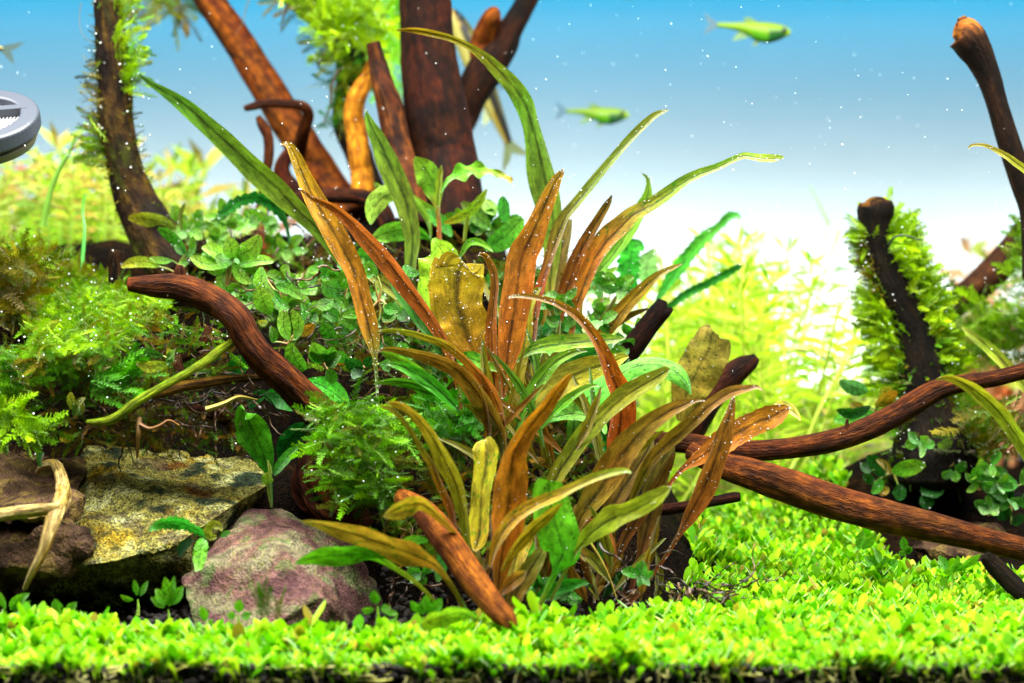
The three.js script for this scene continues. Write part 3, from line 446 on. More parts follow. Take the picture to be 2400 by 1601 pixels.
branch('low', 'sunken_wood', 'dark wood piece half sunk in the carpet at the lower right', 'C2', [[2080, 690, 40, 0.05], [2140, 760, 62, 0.05], [2240, 860, 66, 0.052], [2349, 960, 60, 0.055], [2480, 1060, 56, 0.056]], { colors: ['#14100b', '#2a2012', '#0d0a08'], rough: 0.2 });
// rhizomes and old wood on the mound
branch('rhizome', 'green_rhizome', 'thick bright green ringed rhizome creeping over the dark roots', 'B0', [[600, 1335, 16, 0.05], [690, 1335, 26, 0.05], [800, 1305, 32, 0.05], [940, 1200, 32, 0.05], [1100, 1105, 30, 0.048], [1250, 1020, 30, 0.046], [1400, 930, 30, 0.043], [1520, 840, 32, 0.039], [1650, 760, 28, 0.034]], { colors: ['#a0d028', '#b8e03a', '#80b020'], rough: 0.1, mat: MAT.smoothWood }, [['shoot', 'B0', [[1060, 950, 18, 0.038], [1030, 1020, 26, 0.038], [990, 1130, 26, 0.037], [970, 1180, 26, 0.036]]], ['shoot', 'B0', [[1135, 930, 14, 0.036], [1140, 1000, 22, 0.035], [1150, 1070, 22, 0.035]]]]).userData.category = 'rhizome';
branch('oldwood', 'flat_root', 'flat yellowish brown root lying on the mound under the rhizome', 'B0', [[950, 1160, 20, 0.04], [1080, 1140, 34, 0.04], [1250, 1095, 38, 0.039], [1420, 1065, 36, 0.037], [1600, 1040, 30, 0.034], [1800, 1030, 24, 0.03]], { colors: ['#7a5a16', '#9a7c28', '#5a3c12'], rough: 0.25 });
branch('oldroot', 'brown_root', 'knobbly brown root under the crossing green rhizome', 'B0', [[1440, 690, 26, 0.02], [1390, 790, 32, 0.022], [1290, 880, 36, 0.024], [1220, 920, 34, 0.026], [1260, 1010, 26, 0.03]], { colors: ['#5a2c14', '#7a4420', '#3a1c0e'], rough: 0.3 });
branch('oldroot2', 'brown_root', 'beaded dark root running right below the flat root', 'B0', [[1290, 1210, 26, 0.03], [1400, 1270, 32, 0.032], [1520, 1310, 32, 0.03], [1620, 1400, 26, 0.026]], { colors: ['#4a1f14', '#6a3020', '#2a120c'], rough: 0.35 });
// pale dead roots stuck on the cracked rock
branch('paleroot', 'pale_root', 'bleached yellowish forked root draped over the cracked rock at left', 'C0', [[255, 120, 14, 0.03], [310, 70, 30, 0.034], [385, 70, 36, 0.04], [428, 180, 44, 0.05], [425, 290, 46, 0.064], [375, 420, 56, 0.077], [330, 560, 44, 0.083], [285, 690, 34, 0.085], [225, 800, 26, 0.086], [170, 920, 16, 0.085]], { colors: ['#d8c888', '#f4ecd0', '#c0a044'], gain: 1.1, rough: 0.2 }, [['side_root', 'C0', [[-150, 420, 44, 0.07], [0, 410, 46, 0.072], [150, 390, 46, 0.074], [330, 370, 44, 0.077], [400, 360, 30, 0.076]]], ['thin_root', 'C0', [[425, 60, 8, 0.042], [470, 200, 10, 0.05], [485, 290, 11, 0.056], [450, 380, 9, 0.07], [400, 440, 8, 0.078]]]]).userData.category = 'root';

// ---------------------------------------------------------------- long-leaved plants
const OR = ['#c4761f', '#b96a26', '#a55a22', '#7d451c'], ORY = ['#c98f24', '#b97a22', '#a8601f', '#5f4a1c'], REDB = ['#9c4a1c', '#8a3c18', '#77331a', '#4e2416'], OLIVE = ['#9a9a2a', '#8a7d26', '#6d6a22', '#4d4a1e'], GREEN = ['#6f9e2a', '#5f8f28', '#4f7f26', '#3c6420'], TAN = ['#a9843a', '#98702e', '#7d5a26', '#503c1c'], BRIGHT = ['#6fc022', '#5fb426', '#4aa020', '#3a7a1c'], DKG = ['#2f8a2a', '#257a2a', '#1f6a26', '#1a5020'], PALE = ['#b4b66a', '#a8a04a', '#8f8a3a', '#6a6a2a'];
const crypts = 'long-leaved brown and green plants of the centre group';
plant('long_leaved_plant', 'tall plant behind the centre with olive ribbon leaves reaching furthest up and right', 'water plant', at('B1', 1400, 1250, -0.02), [
  ['A1', [[380, 210, 4], [450, 205, 14], [560, 215, 22], [700, 245, 21], [800, 280, 20], [900, 330, 22], [1000, 405, 34], [1080, 485, 44], [1180, 590, 56], [1262, 715, 68], [1310, 850, 64], [1352, 1000, 74], [1385, 1150, 86], [1420, 1300, 88], [1445, 1450, 78], [1455, 1600, 64], [1450, 1800, 50], [1430, 2050, 40], [1400, 2400, 26], [1390, 2750, 14]], { zTip: -0.02, zFoot: -0.03, colors: ['#d09a22', '#a0962a', '#5f8a2e', '#56702a', '#5a6a24', '#7a5a20', '#6a4018'], roll: 0.5, ripple: 0.3, freq: 8, nL: 90 }, 30],
  ['A1', [[2252, 758, 4], [2215, 772, 14], [2150, 805, 22], [2050, 900, 28], [1940, 1015, 30], [1830, 1140, 30], [1720, 1275, 33], [1620, 1400, 34], [1540, 1500, 36], [1495, 1610, 42], [1440, 1760, 36], [1395, 1900, 30], [1345, 2080, 40], [1325, 2250, 34], [1320, 2450, 16], [1330, 2750, 12]], { zTip: 0.0, zFoot: -0.015, colors: ['#9a9a22', '#7a8a24', '#6a7a22', '#5a4a1a', '#55200e', '#7a4a1a', '#4a3a18'], roll: 0.6, nL: 70 }, 70],
  ['A1', [[3040, 1095, 4], [3020, 1092, 20], [2950, 1095, 30], [2850, 1085, 28], [2770, 1075, 24], [2690, 1105, 22], [2590, 1155, 26], [2470, 1200, 32], [2360, 1255, 36], [2240, 1345, 46], [2120, 1420, 48], [2010, 1480, 56], [1920, 1570, 66], [1830, 1660, 70], [1740, 1790, 60], [1680, 1930, 52], [1630, 2080, 40], [1600, 2220, 22], [1560, 2500, 14]], { zTip: 0.02, zFoot: -0.015, colors: ['#a8b82a', '#8fb028', '#6f8a2a', '#5a4a1a', '#8a4a18', '#a05a1c', '#6a3416'], roll: 0.55, nL: 80, mat: MAT.spotted }, 90],
  ['A1', [[1862, 1345, 5], [1830, 1410, 24], [1765, 1520, 32], [1705, 1618, 40], [1640, 1750, 50], [1582, 1900, 50], [1525, 2080, 45], [1480, 2280, 28], [1450, 2600, 12]], { zTip: -0.01, zFoot: -0.02, colors: ['#8a6a22', '#8a4a1c', '#8a4a1c', '#6a3416'], roll: 0.3 }, 30],
  ['A1', [[2070, 1195, 4], [2105, 1225, 12], [2115, 1280, 18], [2105, 1360, 34], [2055, 1460, 50], [1970, 1600, 52], [1870, 1750, 42], [1700, 1950, 26]], { zTip: -0.03, zFoot: -0.03, colors: ['#8ab02a', '#6fa030', '#5a8a2e', '#4a6a24'], roll: 0.4 }, 5],
  ['B1', [[2345, 248, 4], [2290, 272, 16], [2190, 322, 26], [2080, 418, 38], [1970, 530, 50], [1870, 650, 55], [1790, 735, 44], [1700, 800, 20], [1560, 950, 12]], { zTip: 0.01, zFoot: -0.02, colors: ['#a8922a', '#a07a24', '#9a6a1e', '#7a5a1e'], roll: 0.4 }, 40],
  ['B1', [[1560, -60, 30], [1530, 60, 55], [1500, 200, 60], [1470, 400, 52], [1440, 650, 40], [1420, 900, 30]], { zTip: -0.04, zFoot: -0.03, colors: ['#6a5a20', '#7a5a22', '#6a4a1a', '#4a3a18'] }, 10],
], crypts);
plant('long_leaved_plant', 'central plant with the broadest upright orange leaf and a torn yellow one', 'water plant', at('B1', 1100, 1350, 0.02), [
  ['B1', [[940, 225, 60], [935, 240, 130], [815, 262, 176], [802, 300, 190], [800, 380, 194], [798, 470, 180], [806, 560, 176], [838, 640, 182], [858, 720, 158], [885, 800, 112], [925, 900, 62], [960, 1000, 26]].map(([x, y, w], i) => i === 0 ? [830, 222, 60] : i === 1 ? [815, 240, 140] : [x, y, w]), { zTip: 0.015, zFoot: 0.012, colors: ['#d0b030', '#c8a020', '#b8902a', '#a87a22', '#8a5a1c', '#6a4418'], roll: 0.12, fold: 0.22, ripple: 0.08, nW: 12, mat: MAT.long }, 260],
  ['B1', [[640, 72, 8], [650, 100, 34], [690, 165, 90], [690, 250, 150], [650, 360, 118], [612, 450, 84], [640, 560, 44], [700, 700, 20]], { zTip: -0.005, zFoot: 0.005, colors: ['#8ab82a', '#9ac030', '#86b02c', '#5a8a26'], roll: 0.2, mat: MAT.broad, ripple: 0.2, saw: 0.06 }, 20],
  ['A1', [[1528, 1163, 4], [1512, 1190, 20], [1478, 1235, 34], [1432, 1335, 50], [1388, 1440, 62], [1345, 1540, 74], [1288, 1668, 92], [1242, 1768, 100], [1207, 1968, 104], [1180, 2168, 104], [1155, 2368, 84], [1128, 2568, 42], [1112, 2768, 16], [1110, 2950, 12]], { zTip: 0.03, zFoot: 0.03, colors: ['#c8962a', '#b8742a', '#b8682a', '#b0602a', '#b0601f', '#8a4a1c', '#5a3416'], roll: -0.2, fold: 0.4, nL: 80, nW: 12 }, 190],
  ['B1', [[1378, 412, 4], [1345, 435, 22], [1305, 500, 38], [1285, 580, 38], [1265, 740, 52], [1240, 880, 52], [1205, 1080, 50], [1165, 1280, 34], [1130, 1450, 12]], { zTip: 0.018, zFoot: 0.02, colors: ['#b0a82a', '#a89a2a', '#94802a', '#6a5a20', '#4a3a18'], roll: 0.3 }, 60],
  ['B1', [[942, 190, 4], [960, 180, 14], [1000, 200, 22], [1042, 280, 27], [1060, 400, 29], [1046, 550, 32], [1034, 700, 40], [1038, 850, 42], [1048, 1000, 42], [1065, 1150, 28], [1085, 1320, 14]], { zTip: 0.035, zFoot: 0.026, colors: ['#a87a2a', '#9a5a20', '#a85a1f', '#a0561e', '#5a3418'], roll: 0.4 }, 70],
], crypts);
plant('long_leaved_plant', 'plant at left of centre with the long pink-orange leaf and two leaves crossing it', 'water plant', at('B1', 560, 1450, 0.015), [
  ['A0', [[958, 508, 3], [990, 535, 10], [1030, 568, 18], [1150, 640, 35], [1300, 745, 54], [1450, 880, 64], [1600, 1015, 74], [1750, 1155, 80], [1900, 1295, 76], [2050, 1445, 68], [2180, 1570, 54], [2290, 1710, 38], [2380, 1870, 24], [2440, 2050, 14]], { zTip: -0.02, zFoot: -0.03, colors: ['#3a5a2a', '#5a8a30', '#6a8f2e', '#74902e', '#6a8028', '#5a7a28', '#3c5a20'], roll: 0.35, fold: 0.3, nL: 80, nW: 10 }, 14],
  ['A0', [[1928, 1000, 4], [1960, 990, 14], [1995, 1010, 26], [2035, 1085, 40], [2085, 1205, 52], [2140, 1325, 64], [2200, 1440, 74], [2278, 1570, 78], [2360, 1720, 74], [2434, 1868, 67], [2488, 2068, 64], [2540, 2268, 60], [2566, 2368, 42], [2580, 2468, 16], [2592, 2620, 11], [2604, 2850, 10]], { zTip: 0.02, zFoot: 0.02, colors: ['#c89a1c', '#c8921c', '#c0821e', '#b8741f', '#b06a1e', '#9a6420', '#4a5a24', '#3a4a22'], roll: -0.3, fold: 0.35, nL: 90, nW: 10 }, 220],
  ['B1', [[-292, -268, 4], [-240, -240, 12], [-180, -200, 20], [-60, -145, 30], [60, -50, 40], [160, 55, 52], [262, 165, 62], [370, 295, 66], [455, 405, 60], [560, 545, 48], [640, 665, 38], [712, 785, 34], [765, 925, 26], [798, 1060, 19], [826, 1210, 15], [846, 1400, 13], [858, 1600, 12]], { zTip: 0.025, zFoot: 0.02, colors: ['#c8803a', '#c0602e', '#c8683a', '#c86434', '#b85c2c', '#a0541e', '#6a3a1a', '#4a2a16'], roll: 0.45, fold: 0.5, nL: 90 }, 170],
  ['B1', [[310, 290, 5], [350, 345, 36], [440, 470, 60], [545, 615, 62], [640, 740, 56], [705, 880, 36], [760, 1030, 14]], { zTip: 0.012, zFoot: 0.01, colors: ['#3a7a28', '#2f6a26', '#2a5a22', '#1f4a1c'], roll: -0.2 }, 8],
  ['A1', [[168, 758, 5], [200, 850, 32], [250, 950, 54], [312, 1085, 72], [372, 1225, 76], [430, 1350, 74], [470, 1500, 64], [490, 1650, 56], [480, 1850, 40]], { zTip: -0.03, zFoot: -0.03, colors: ['#6a9a30', '#6a8a30', '#6a7f2e', '#5a6a26', '#4a5a22'], roll: 0.2 }, 4],
  ['B1', [[140, 300, 5], [200, 330, 30], [300, 390, 48], [410, 470, 50], [500, 580, 40]], { zTip: 0.0, zFoot: 0.0, colors: ['#8a8a2a', '#7a7a2a', '#6a6a2a', '#3a4a1e'] }, 6],
], crypts);
plant('long_leaved_plant', 'low plant left of the big orange leaf with thin leaves arching left', 'water plant', at('B1', 1120, 1560, 0.04), [
  ['B1', [[242, 716, 4], [290, 708, 13], [360, 705, 17], [480, 720, 23], [600, 755, 27], [720, 800, 28], [830, 882, 30], [930, 982, 36], [1012, 1085, 42], [1070, 1205, 42], [1108, 1330, 35], [1122, 1470, 18]], { zTip: 0.06, zFoot: 0.045, colors: ['#a8a82e', '#98982a', '#9a8a26', '#8a5a20', '#7a3f1a', '#7a4a1c', '#5a3a18'], roll: 0.7, nL: 70 }, 70],
  ['B1', [[244, 856, 4], [280, 838, 12], [340, 834, 17], [450, 852, 30], [580, 882, 40], [700, 922, 48], [800, 982, 52], [900, 1085, 64], [980, 1205, 66], [1052, 1335, 58], [1102, 1455, 38], [1130, 1580, 18]], { zTip: 0.06, zFoot: 0.045, colors: ['#a88a2e', '#a07a2c', '#9a6a30', '#8a5c2a', '#94702a', '#8a6a26', '#6a5020'], roll: 0.5, nL: 70 }, 40],
  ['B1', [[268, 852, 4], [330, 876, 28], [430, 930, 44], [520, 970, 34], [590, 1010, 12]], { zTip: 0.045, zFoot: 0.04, colors: GREEN.slice(0, 3) }, 6],
  ['B1', [[310, 942, 4], [350, 940, 20], [430, 960, 36], [525, 1012, 46], [625, 1082, 46], [720, 1165, 38], [795, 1235, 18]], { zTip: 0.05, zFoot: 0.04, colors: ['#5a9a26', '#3f9a26', '#3a9026', '#2f8022'] }, 8],
  ['B1', [[222, 1076, 4], [270, 1062, 14], [350, 1055, 26], [450, 1062, 36], [560, 1095, 34], [660, 1145, 22], [760, 1220, 10]], { zTip: 0.05, zFoot: 0.04, colors: ['#6a9a26', '#4f8f26', '#3f8424', '#2f6a20'] }, 8],
  ['B1', [[1072, 990, 4], [1035, 965, 26], [960, 930, 46], [880, 900, 50], [800, 930, 20]], { zTip: 0.03, zFoot: 0.025, colors: ['#8ab028', '#5a9a26', '#3f8a24'], mat: MAT.broad }, 6],
  ['B1', [[838, 1214, 4], [900, 1235, 24], [970, 1285, 40], [1035, 1365, 40], [1085, 1470, 32], [1115, 1620, 16]], { zTip: 0.05, zFoot: 0.045, colors: OLIVE }, 12],
], crypts);
plant('long_leaved_plant', 'plant right of the big orange leaf, with an arching red-brown leaf', 'water plant', at('B1', 1480, 1650, 0.025), [
  ['B1', [[1956, 762, 4], [1900, 770, 22], [1780, 776, 44], [1620, 792, 55], [1480, 805, 58], [1360, 825, 48], [1275, 862, 22], [1210, 920, 12]], { zTip: 0.045, zFoot: 0.02, colors: ['#7a9a2a', '#7a9030', '#6a8a2a', '#5a7a26'], mat: MAT.spotted, roll: 0.5 }, 20],
  ['B1', [[1148, 488, 4], [1180, 474, 12], [1250, 472, 17], [1380, 490, 20], [1500, 532, 25], [1620, 612, 30], [1710, 712, 37], [1780, 822, 45], [1828, 930, 54], [1868, 1040, 64], [1915, 1150, 80], [1925, 1260, 88], [1915, 1380, 90], [1895, 1490, 78], [1880, 1620, 48], [1870, 1800, 22]], { zTip: 0.06, zFoot: 0.03, colors: ['#c09a4a', '#b8802e', '#a86a1e', '#a85a1a', '#a04a18', '#9a4018', '#8a3a16', '#5a2a14'], roll: -0.3, fold: 0.5, nL: 90, nW: 10 }, 150],
  ['B1', [[1692, 850, 4], [1650, 848, 16], [1590, 862, 27], [1490, 912, 39], [1402, 1002, 46], [1332, 1102, 48], [1270, 1222, 48], [1210, 1345, 40], [1178, 1460, 20]], { zTip: 0.045, zFoot: 0.04, colors: ['#8aa82e', '#6f9a2c', '#5f902a', '#4f8428', '#4a7a26'], roll: 0.35 }, 25],
  ['B1', [[1978, 888, 4], [1940, 892, 30], [1870, 920, 52], [1750, 960, 76], [1600, 1018, 100], [1470, 1105, 106], [1370, 1195, 98], [1290, 1295, 70], [1238, 1410, 36], [1200, 1560, 14]], { zTip: 0.03, zFoot: 0.03, colors: ['#a8a02a', '#b8a83a', '#b0a044', '#a8984a', '#94843a', '#6a6a2a'], roll: 0.3, fold: 0.25, nW: 12 }, 25],
  ['B1', [[1772, 1090, 4], [1735, 1086, 12], [1680, 1104, 20], [1600, 1152, 28], [1500, 1232, 31], [1420, 1312, 28], [1345, 1400, 18]], { zTip: 0.05, zFoot: 0.04, colors: ['#8ab82e', '#6fa82e', '#5a9a2a', '#4a8a26'] }, 10],
  ['B1', [[2262, 974, 5], [2240, 985, 34], [2170, 1030, 50], [2080, 1082, 60], [1960, 1155, 63], [1850, 1245, 62], [1750, 1345, 64], [1660, 1445, 62], [1580, 1560, 58], [1500, 1680, 60], [1440, 1800, 40], [1400, 1950, 18]], { zTip: 0.06, zFoot: 0.045, colors: ['#94902a', '#8a8628', '#8a8a2a', '#7a8428', '#7a7424', '#6a6a22'], roll: 0.4, nL: 70 }, 30],
  ['B1', [[2500, 1192, 4], [2440, 1190, 14], [2349, 1222, 36], [2235, 1275, 50], [2110, 1360, 66], [2010, 1460, 86], [1920, 1580, 96], [1800, 1765, 96], [1665, 1965, 58], [1600, 2120, 22]], { zTip: 0.065, zFoot: 0.045, colors: ['#a8783a', '#a07034', '#94702e', '#94642a', '#7a6424', '#6a5420'], roll: 0.35, nW: 10, nL: 70 }, 30],
  ['B2', [[548, 1122, 4], [510, 1098, 14], [440, 1108, 24], [330, 1135, 36], [205, 1210, 42], [105, 1300, 46], [0, 1395, 47], [-110, 1490, 46], [-210, 1600, 42], [-310, 1780, 28], [-380, 1980, 14]], { zTip: 0.075, zFoot: 0.045, colors: ['#a8704a', '#b07a4a', '#a07038', '#947030', '#8a6424', '#6a5a22', '#4a3a1a'], roll: 0.45, nL: 60 }, 40],
], crypts);
const cOlive = ['#8a8a22', '#86801f', '#7a7220', '#5a5a1c'];
plant('long_leaved_plant', 'front plant with an orange leaf leaning right and a yellow blotched leaf', 'water plant', at('C1', 1080, 960, 0.07), [
  ['B1', [[1585, 1005, 4], [1560, 1025, 20], [1515, 1085, 34], [1455, 1160, 44], [1388, 1255, 50], [1302, 1355, 57], [1235, 1455, 64], [1180, 1568, 84], [1165, 1700, 112], [1150, 1850, 118], [1135, 2000, 112], [1115, 2170, 92], [1090, 2370, 50], [1072, 2520, 20]], { zTip: 0.085, zFoot: 0.068, colors: ['#c47a1e', '#c0741e', '#b8701f', '#b06a22', '#a8601e', '#a0581c', '#7a4a1a'], roll: -0.25, fold: 0.5, nL: 80, nW: 10 }, 70],
  ['B1', [[985, 1455, 20], [990, 1480, 62], [1000, 1545, 88], [990, 1665, 76], [962, 1865, 64], [952, 2065, 72], [938, 2165, 54], [915, 2225, 12]], { zTip: 0.06, zFoot: 0.07, colors: ['#b8a02a', '#b8a82a', '#b0a030', '#b09a2a', '#b8962a'], mat: MAT.spotted, roll: 0.2, ripple: 0.15, saw: 0.05 }, 20],
  ['B1', [[310, 1205, 5], [350, 1206, 20], [420, 1226, 30], [505, 1292, 34], [592, 1390, 42], [655, 1490, 52], [715, 1600, 58], [790, 1765, 56], [842, 1965, 40], [870, 2165, 20], [885, 2330, 12]], { zTip: 0.09, zFoot: 0.07, colors: ['#a8842a', '#a0862a', '#98882a', '#868022', '#7a7a22', '#6a6a22'], roll: 0.4, nL: 70 }, 60],
  ['B1', [[270, 1228, 4], [300, 1232, 14], [345, 1248, 17], [425, 1318, 19], [505, 1432, 20], [565, 1540, 23], [622, 1625, 26], [682, 1765, 28], [745, 1905, 28], [785, 2065, 18], [802, 2200, 10]], { zTip: 0.092, zFoot: 0.072, colors: ['#a88a4a', '#9a8a2a', '#8a7a22', '#8a5a1e', '#8a4a1c', '#6a3a1a'], roll: 0.6, nL: 60 }, 30],
  ['C1', [[1992, 125, 4], [1960, 108, 14], [1880, 116, 22], [1750, 156, 27], [1620, 212, 30], [1500, 272, 35], [1365, 330, 40], [1252, 392, 44], [1172, 455, 46], [1105, 545, 40], [1055, 650, 26], [1025, 770, 12]], { zTip: 0.105, zFoot: 0.08, colors: ['#a8c03a', '#b0a83a', '#b8922a', '#b8862a', '#a8782a', '#94681e'], roll: 0.6, mat: MAT.spotted, nL: 70 }, 12],
  ['C1', [[1520, 330, 4], [1470, 365, 26], [1400, 430, 38], [1310, 510, 42], [1230, 600, 38], [1160, 700, 28], [1105, 800, 14]], { zTip: 0.09, zFoot: 0.078, colors: ['#b89a2a', '#a88a26', '#947422', '#7a5a1e'], roll: -0.3 }, 6],
  ['C1', [[1275, 795, 6], [1245, 825, 34], [1175, 880, 44], [1110, 935, 24], [1080, 985, 10]], { zTip: 0.1, zFoot: 0.085, colors: ['#a88a2a', '#7a4a1c', '#6a3a1a'], roll: 0.5 }, 0],
  ['C1', [[1400, 630, 12], [1370, 680, 44], [1300, 790, 62], [1222, 920, 62], [1165, 1060, 50], [1130, 1170, 24]], { zTip: 0.075, zFoot: 0.08, colors: ['#6a6a22', '#7a6a20', '#7a5a1e', '#5a4a1a'], roll: 0.25 }, 0],
  ['C1', [[1300, 480, 10], [1260, 560, 60], [1210, 680, 66], [1180, 800, 50], [1150, 920, 22]], { zTip: 0.06, zFoot: 0.07, colors: ['#b89a3a', '#b0903a', '#947a2e', '#5a4a1e'], mat: MAT.spotted }, 0],
  ['C1', [[880, 560, 10], [905, 650, 50], [940, 780, 62], [980, 900, 50], [1010, 1020, 24]], { zTip: 0.06, zFoot: 0.07, colors: ['#8a7a26', '#7a6a22', '#6a5a20', '#4a3a1a'] }, 0],
], crypts);
plant('long_leaved_plant', 'front plant with a bright green drooping blade and a wavy yellow-green leaf', 'water plant', at('C1', 1340, 1080, 0.08), [
  ['C1', [[1425, 172, 60], [1424, 200, 92], [1435, 300, 124], [1465, 450, 138], [1505, 590, 140], [1520, 680, 118], [1495, 745, 66], [1475, 800, 26], [1432, 890, 22], [1380, 1000, 19], [1330, 1090, 15]], { zTip: 0.085, zFoot: 0.082, colors: ['#7ad02a', '#7acc30', '#72c82a', '#5fbe2a', '#4aa826', '#5a7a22', '#6a5020'], mat: MAT.broad, roll: 0.1, fold: -0.25, ripple: 0.12, saw: 0.05, nW: 12 }, 14],
  ['C1', [[2268, 218, 6], [2235, 240, 34], [2150, 300, 56], [2060, 352, 62], [1960, 398, 66], [1860, 438, 84], [1770, 498, 64], [1690, 566, 48], [1635, 630, 20], [1560, 760, 13], [1440, 1000, 12]], { zTip: 0.1, zFoot: 0.08, colors: ['#a8b03a', '#a0a834', '#98a030', '#8a982c', '#7a8a26', '#5a5a20'], roll: 0.3, ripple: 0.25 }, 10],
  ['C1', [[1705, 884, 4], [1660, 878, 24], [1580, 890, 40], [1480, 920, 46], [1390, 958, 36], [1320, 1005, 12]], { zTip: 0.085, zFoot: 0.075, colors: ['#3f9a2a', '#2f8a2a', '#237a2a', '#1f6a26'], mat: MAT.broad }, 0],
  ['C1', [[1320, 500, 8], [1345, 570, 44], [1350, 680, 56], [1330, 800, 40], [1310, 920, 16]], { zTip: 0.06, zFoot: 0.07, colors: ['#5fae2a', '#4fa02a', '#3a8a26'] }, 0],
], crypts);
plant('long_leaved_plant', 'plant at right of the group with a jagged red-orange leaf, a narrow one crossing', 'water plant', at('C1', 1990, 1000, 0.055), [
  ['B2', [[735, 1235, 6], [700, 1250, 40], [620, 1296, 76], [520, 1338, 78], [420, 1388, 84], [320, 1442, 86], [225, 1510, 78], [110, 1585, 48], [0, 1660, 20], [-120, 1800, 14]], { zTip: 0.03, zFoot: 0.04, colors: ['#a8641c', '#b06a1c', '#a85c18', '#a0541a', '#8a4416'], roll: 0.2, saw: 0.12, sawN: 16, fold: 0.2, nW: 10 }, 150],
  ['B2', [[806, 1330, 4], [792, 1302, 16], [750, 1258, 34], [690, 1228, 36], [635, 1205, 10]], { zTip: 0.032, zFoot: 0.028, colors: ['#d0b06a', '#d8c88a', '#d8c88a', '#b89a4a'], roll: 0.4, nL: 16 }, 0],
  ['B2', [[346, 1158, 4], [342, 1190, 20], [328, 1250, 32], [302, 1340, 46], [270, 1445, 60], [232, 1560, 70], [155, 1765, 76], [55, 1960, 54], [-25, 2105, 22], [-150, 2300, 14], [-300, 2500, 13], [-390, 2600, 12]], { zTip: 0.05, zFoot: 0.055, colors: ['#b0741c', '#a8661c', '#a05a1c', '#8f4a1a', '#7f3c18', '#6a3216', '#4a2414'], roll: -0.3, fold: 0.4, nL: 70 }, 110],
  ['C1', [[2262, -160, 10], [2250, -60, 46], [2200, 80, 68], [2155, 240, 76], [2125, 400, 75], [2100, 520, 62], [2060, 680, 28], [2010, 860, 18], [1985, 1010, 14]], { zTip: 0.045, zFoot: 0.05, colors: ['#6a5a22', '#6a5a20', '#6a4a1c', '#6a3a18', '#5a2a14'], roll: 0.2 }, 12],
  ['C1', [[2140, -120, 14], [2090, 0, 58], [1990, 150, 66], [1900, 290, 60], [1830, 420, 40], [1790, 600, 16]], { zTip: 0.04, zFoot: 0.045, colors: ['#6a5a20', '#7a5a20', '#6a4a1c', '#4a3a1a'] }, 12],
  ['C1', [[2290, -20, 12], [2240, 80, 34], [2160, 220, 40], [2060, 400, 42], [1960, 560, 34], [1900, 720, 14]], { zTip: 0.052, zFoot: 0.05, colors: ['#8a5a22', '#7a4a1c', '#6a3a18', '#4a2a14'] }, 20],
  ['C1', [[2045, 380, 8], [2020, 450, 30], [1960, 540, 32], [1900, 640, 16]], { zTip: 0.05, zFoot: 0.05, colors: ['#b85a3a', '#a04a2a', '#6a3a1a'] }, 0],
], crypts);
plant('long_leaved_plant', 'front left plant with flat tan and green oval leaves over the purple rock', 'water plant', at('C1', 760, 1080, 0.085), [
  ['C1', [[-276, 455, 4], [-230, 458, 20], [-130, 478, 36], [0, 512, 58], [150, 560, 80], [300, 610, 88], [450, 662, 92], [570, 715, 62], [660, 770, 34], [740, 865, 22], [810, 980, 18], [840, 1080, 15]], { zTip: 0.105, zFoot: 0.09, colors: ['#b89a4a', '#b08a34', '#a8802e', '#987028', '#8a6024', '#6a4a1c', '#4a3a18'], roll: 0.55, fold: 0.2, mat: MAT.spotted, nW: 10 }, 6],
  ['C1', [[-322, 745, 4], [-290, 730, 22], [-220, 708, 44], [-110, 690, 68], [0, 685, 76], [120, 678, 62], [215, 690, 36], [300, 728, 24], [400, 792, 20], [520, 880, 16], [650, 1010, 13]], { zTip: 0.11, zFoot: 0.09, colors: ['#6fb81e', '#6fc01e', '#62b81f', '#56a81f', '#6a8a22', '#6a6a22', '#4a4a1c'], roll: 0.5, mat: MAT.broad, fold: 0.15 }, 0],
  oval('C1', 595, 588, 378, 636, 36, { zTip: 0.095, zFoot: 0.09, colors: ['#8ac02a', '#5fa826', '#3a8a22'], curve: 0.12, pearl: 0 }),
  ['C1', [[288, 420, 5], [330, 395, 40], [390, 365, 64], [470, 340, 66], [550, 335, 52], [620, 372, 34], [690, 440, 28], [760, 510, 20], [800, 560, 8]], { zTip: 0.1, zFoot: 0.085, colors: ['#b89a3a', '#b8982e', '#a88a2a', '#a8842a', '#8a6422', '#6a4a1c'], mat: MAT.spotted, roll: 0.6, fold: 0.3 }, 0],
  oval('C1', 690, 660, 660, 870, 44, { zTip: 0.08, zFoot: 0.075, colors: ['#4f9a26', '#2f8022', '#1f6a1e'], pearl: 0 }),
], crypts);
plant('long_leaved_plant', 'low plant in front with one rounded yellow-green leaf lying on the carpet', 'water plant', at('C1', 890, 1150, 0.105), [
  ['C1', [[535, 1185, 12], [560, 1165, 44], [640, 1125, 62], [740, 1095, 66], [830, 1085, 48], [890, 1092, 18], [930, 1120, 8]], { zTip: 0.115, zFoot: 0.105, colors: ['#a8c02a', '#94b828', '#7aa828', '#5a8a22'], mat: MAT.broad, roll: 0.5 }, 0],
], crypts);
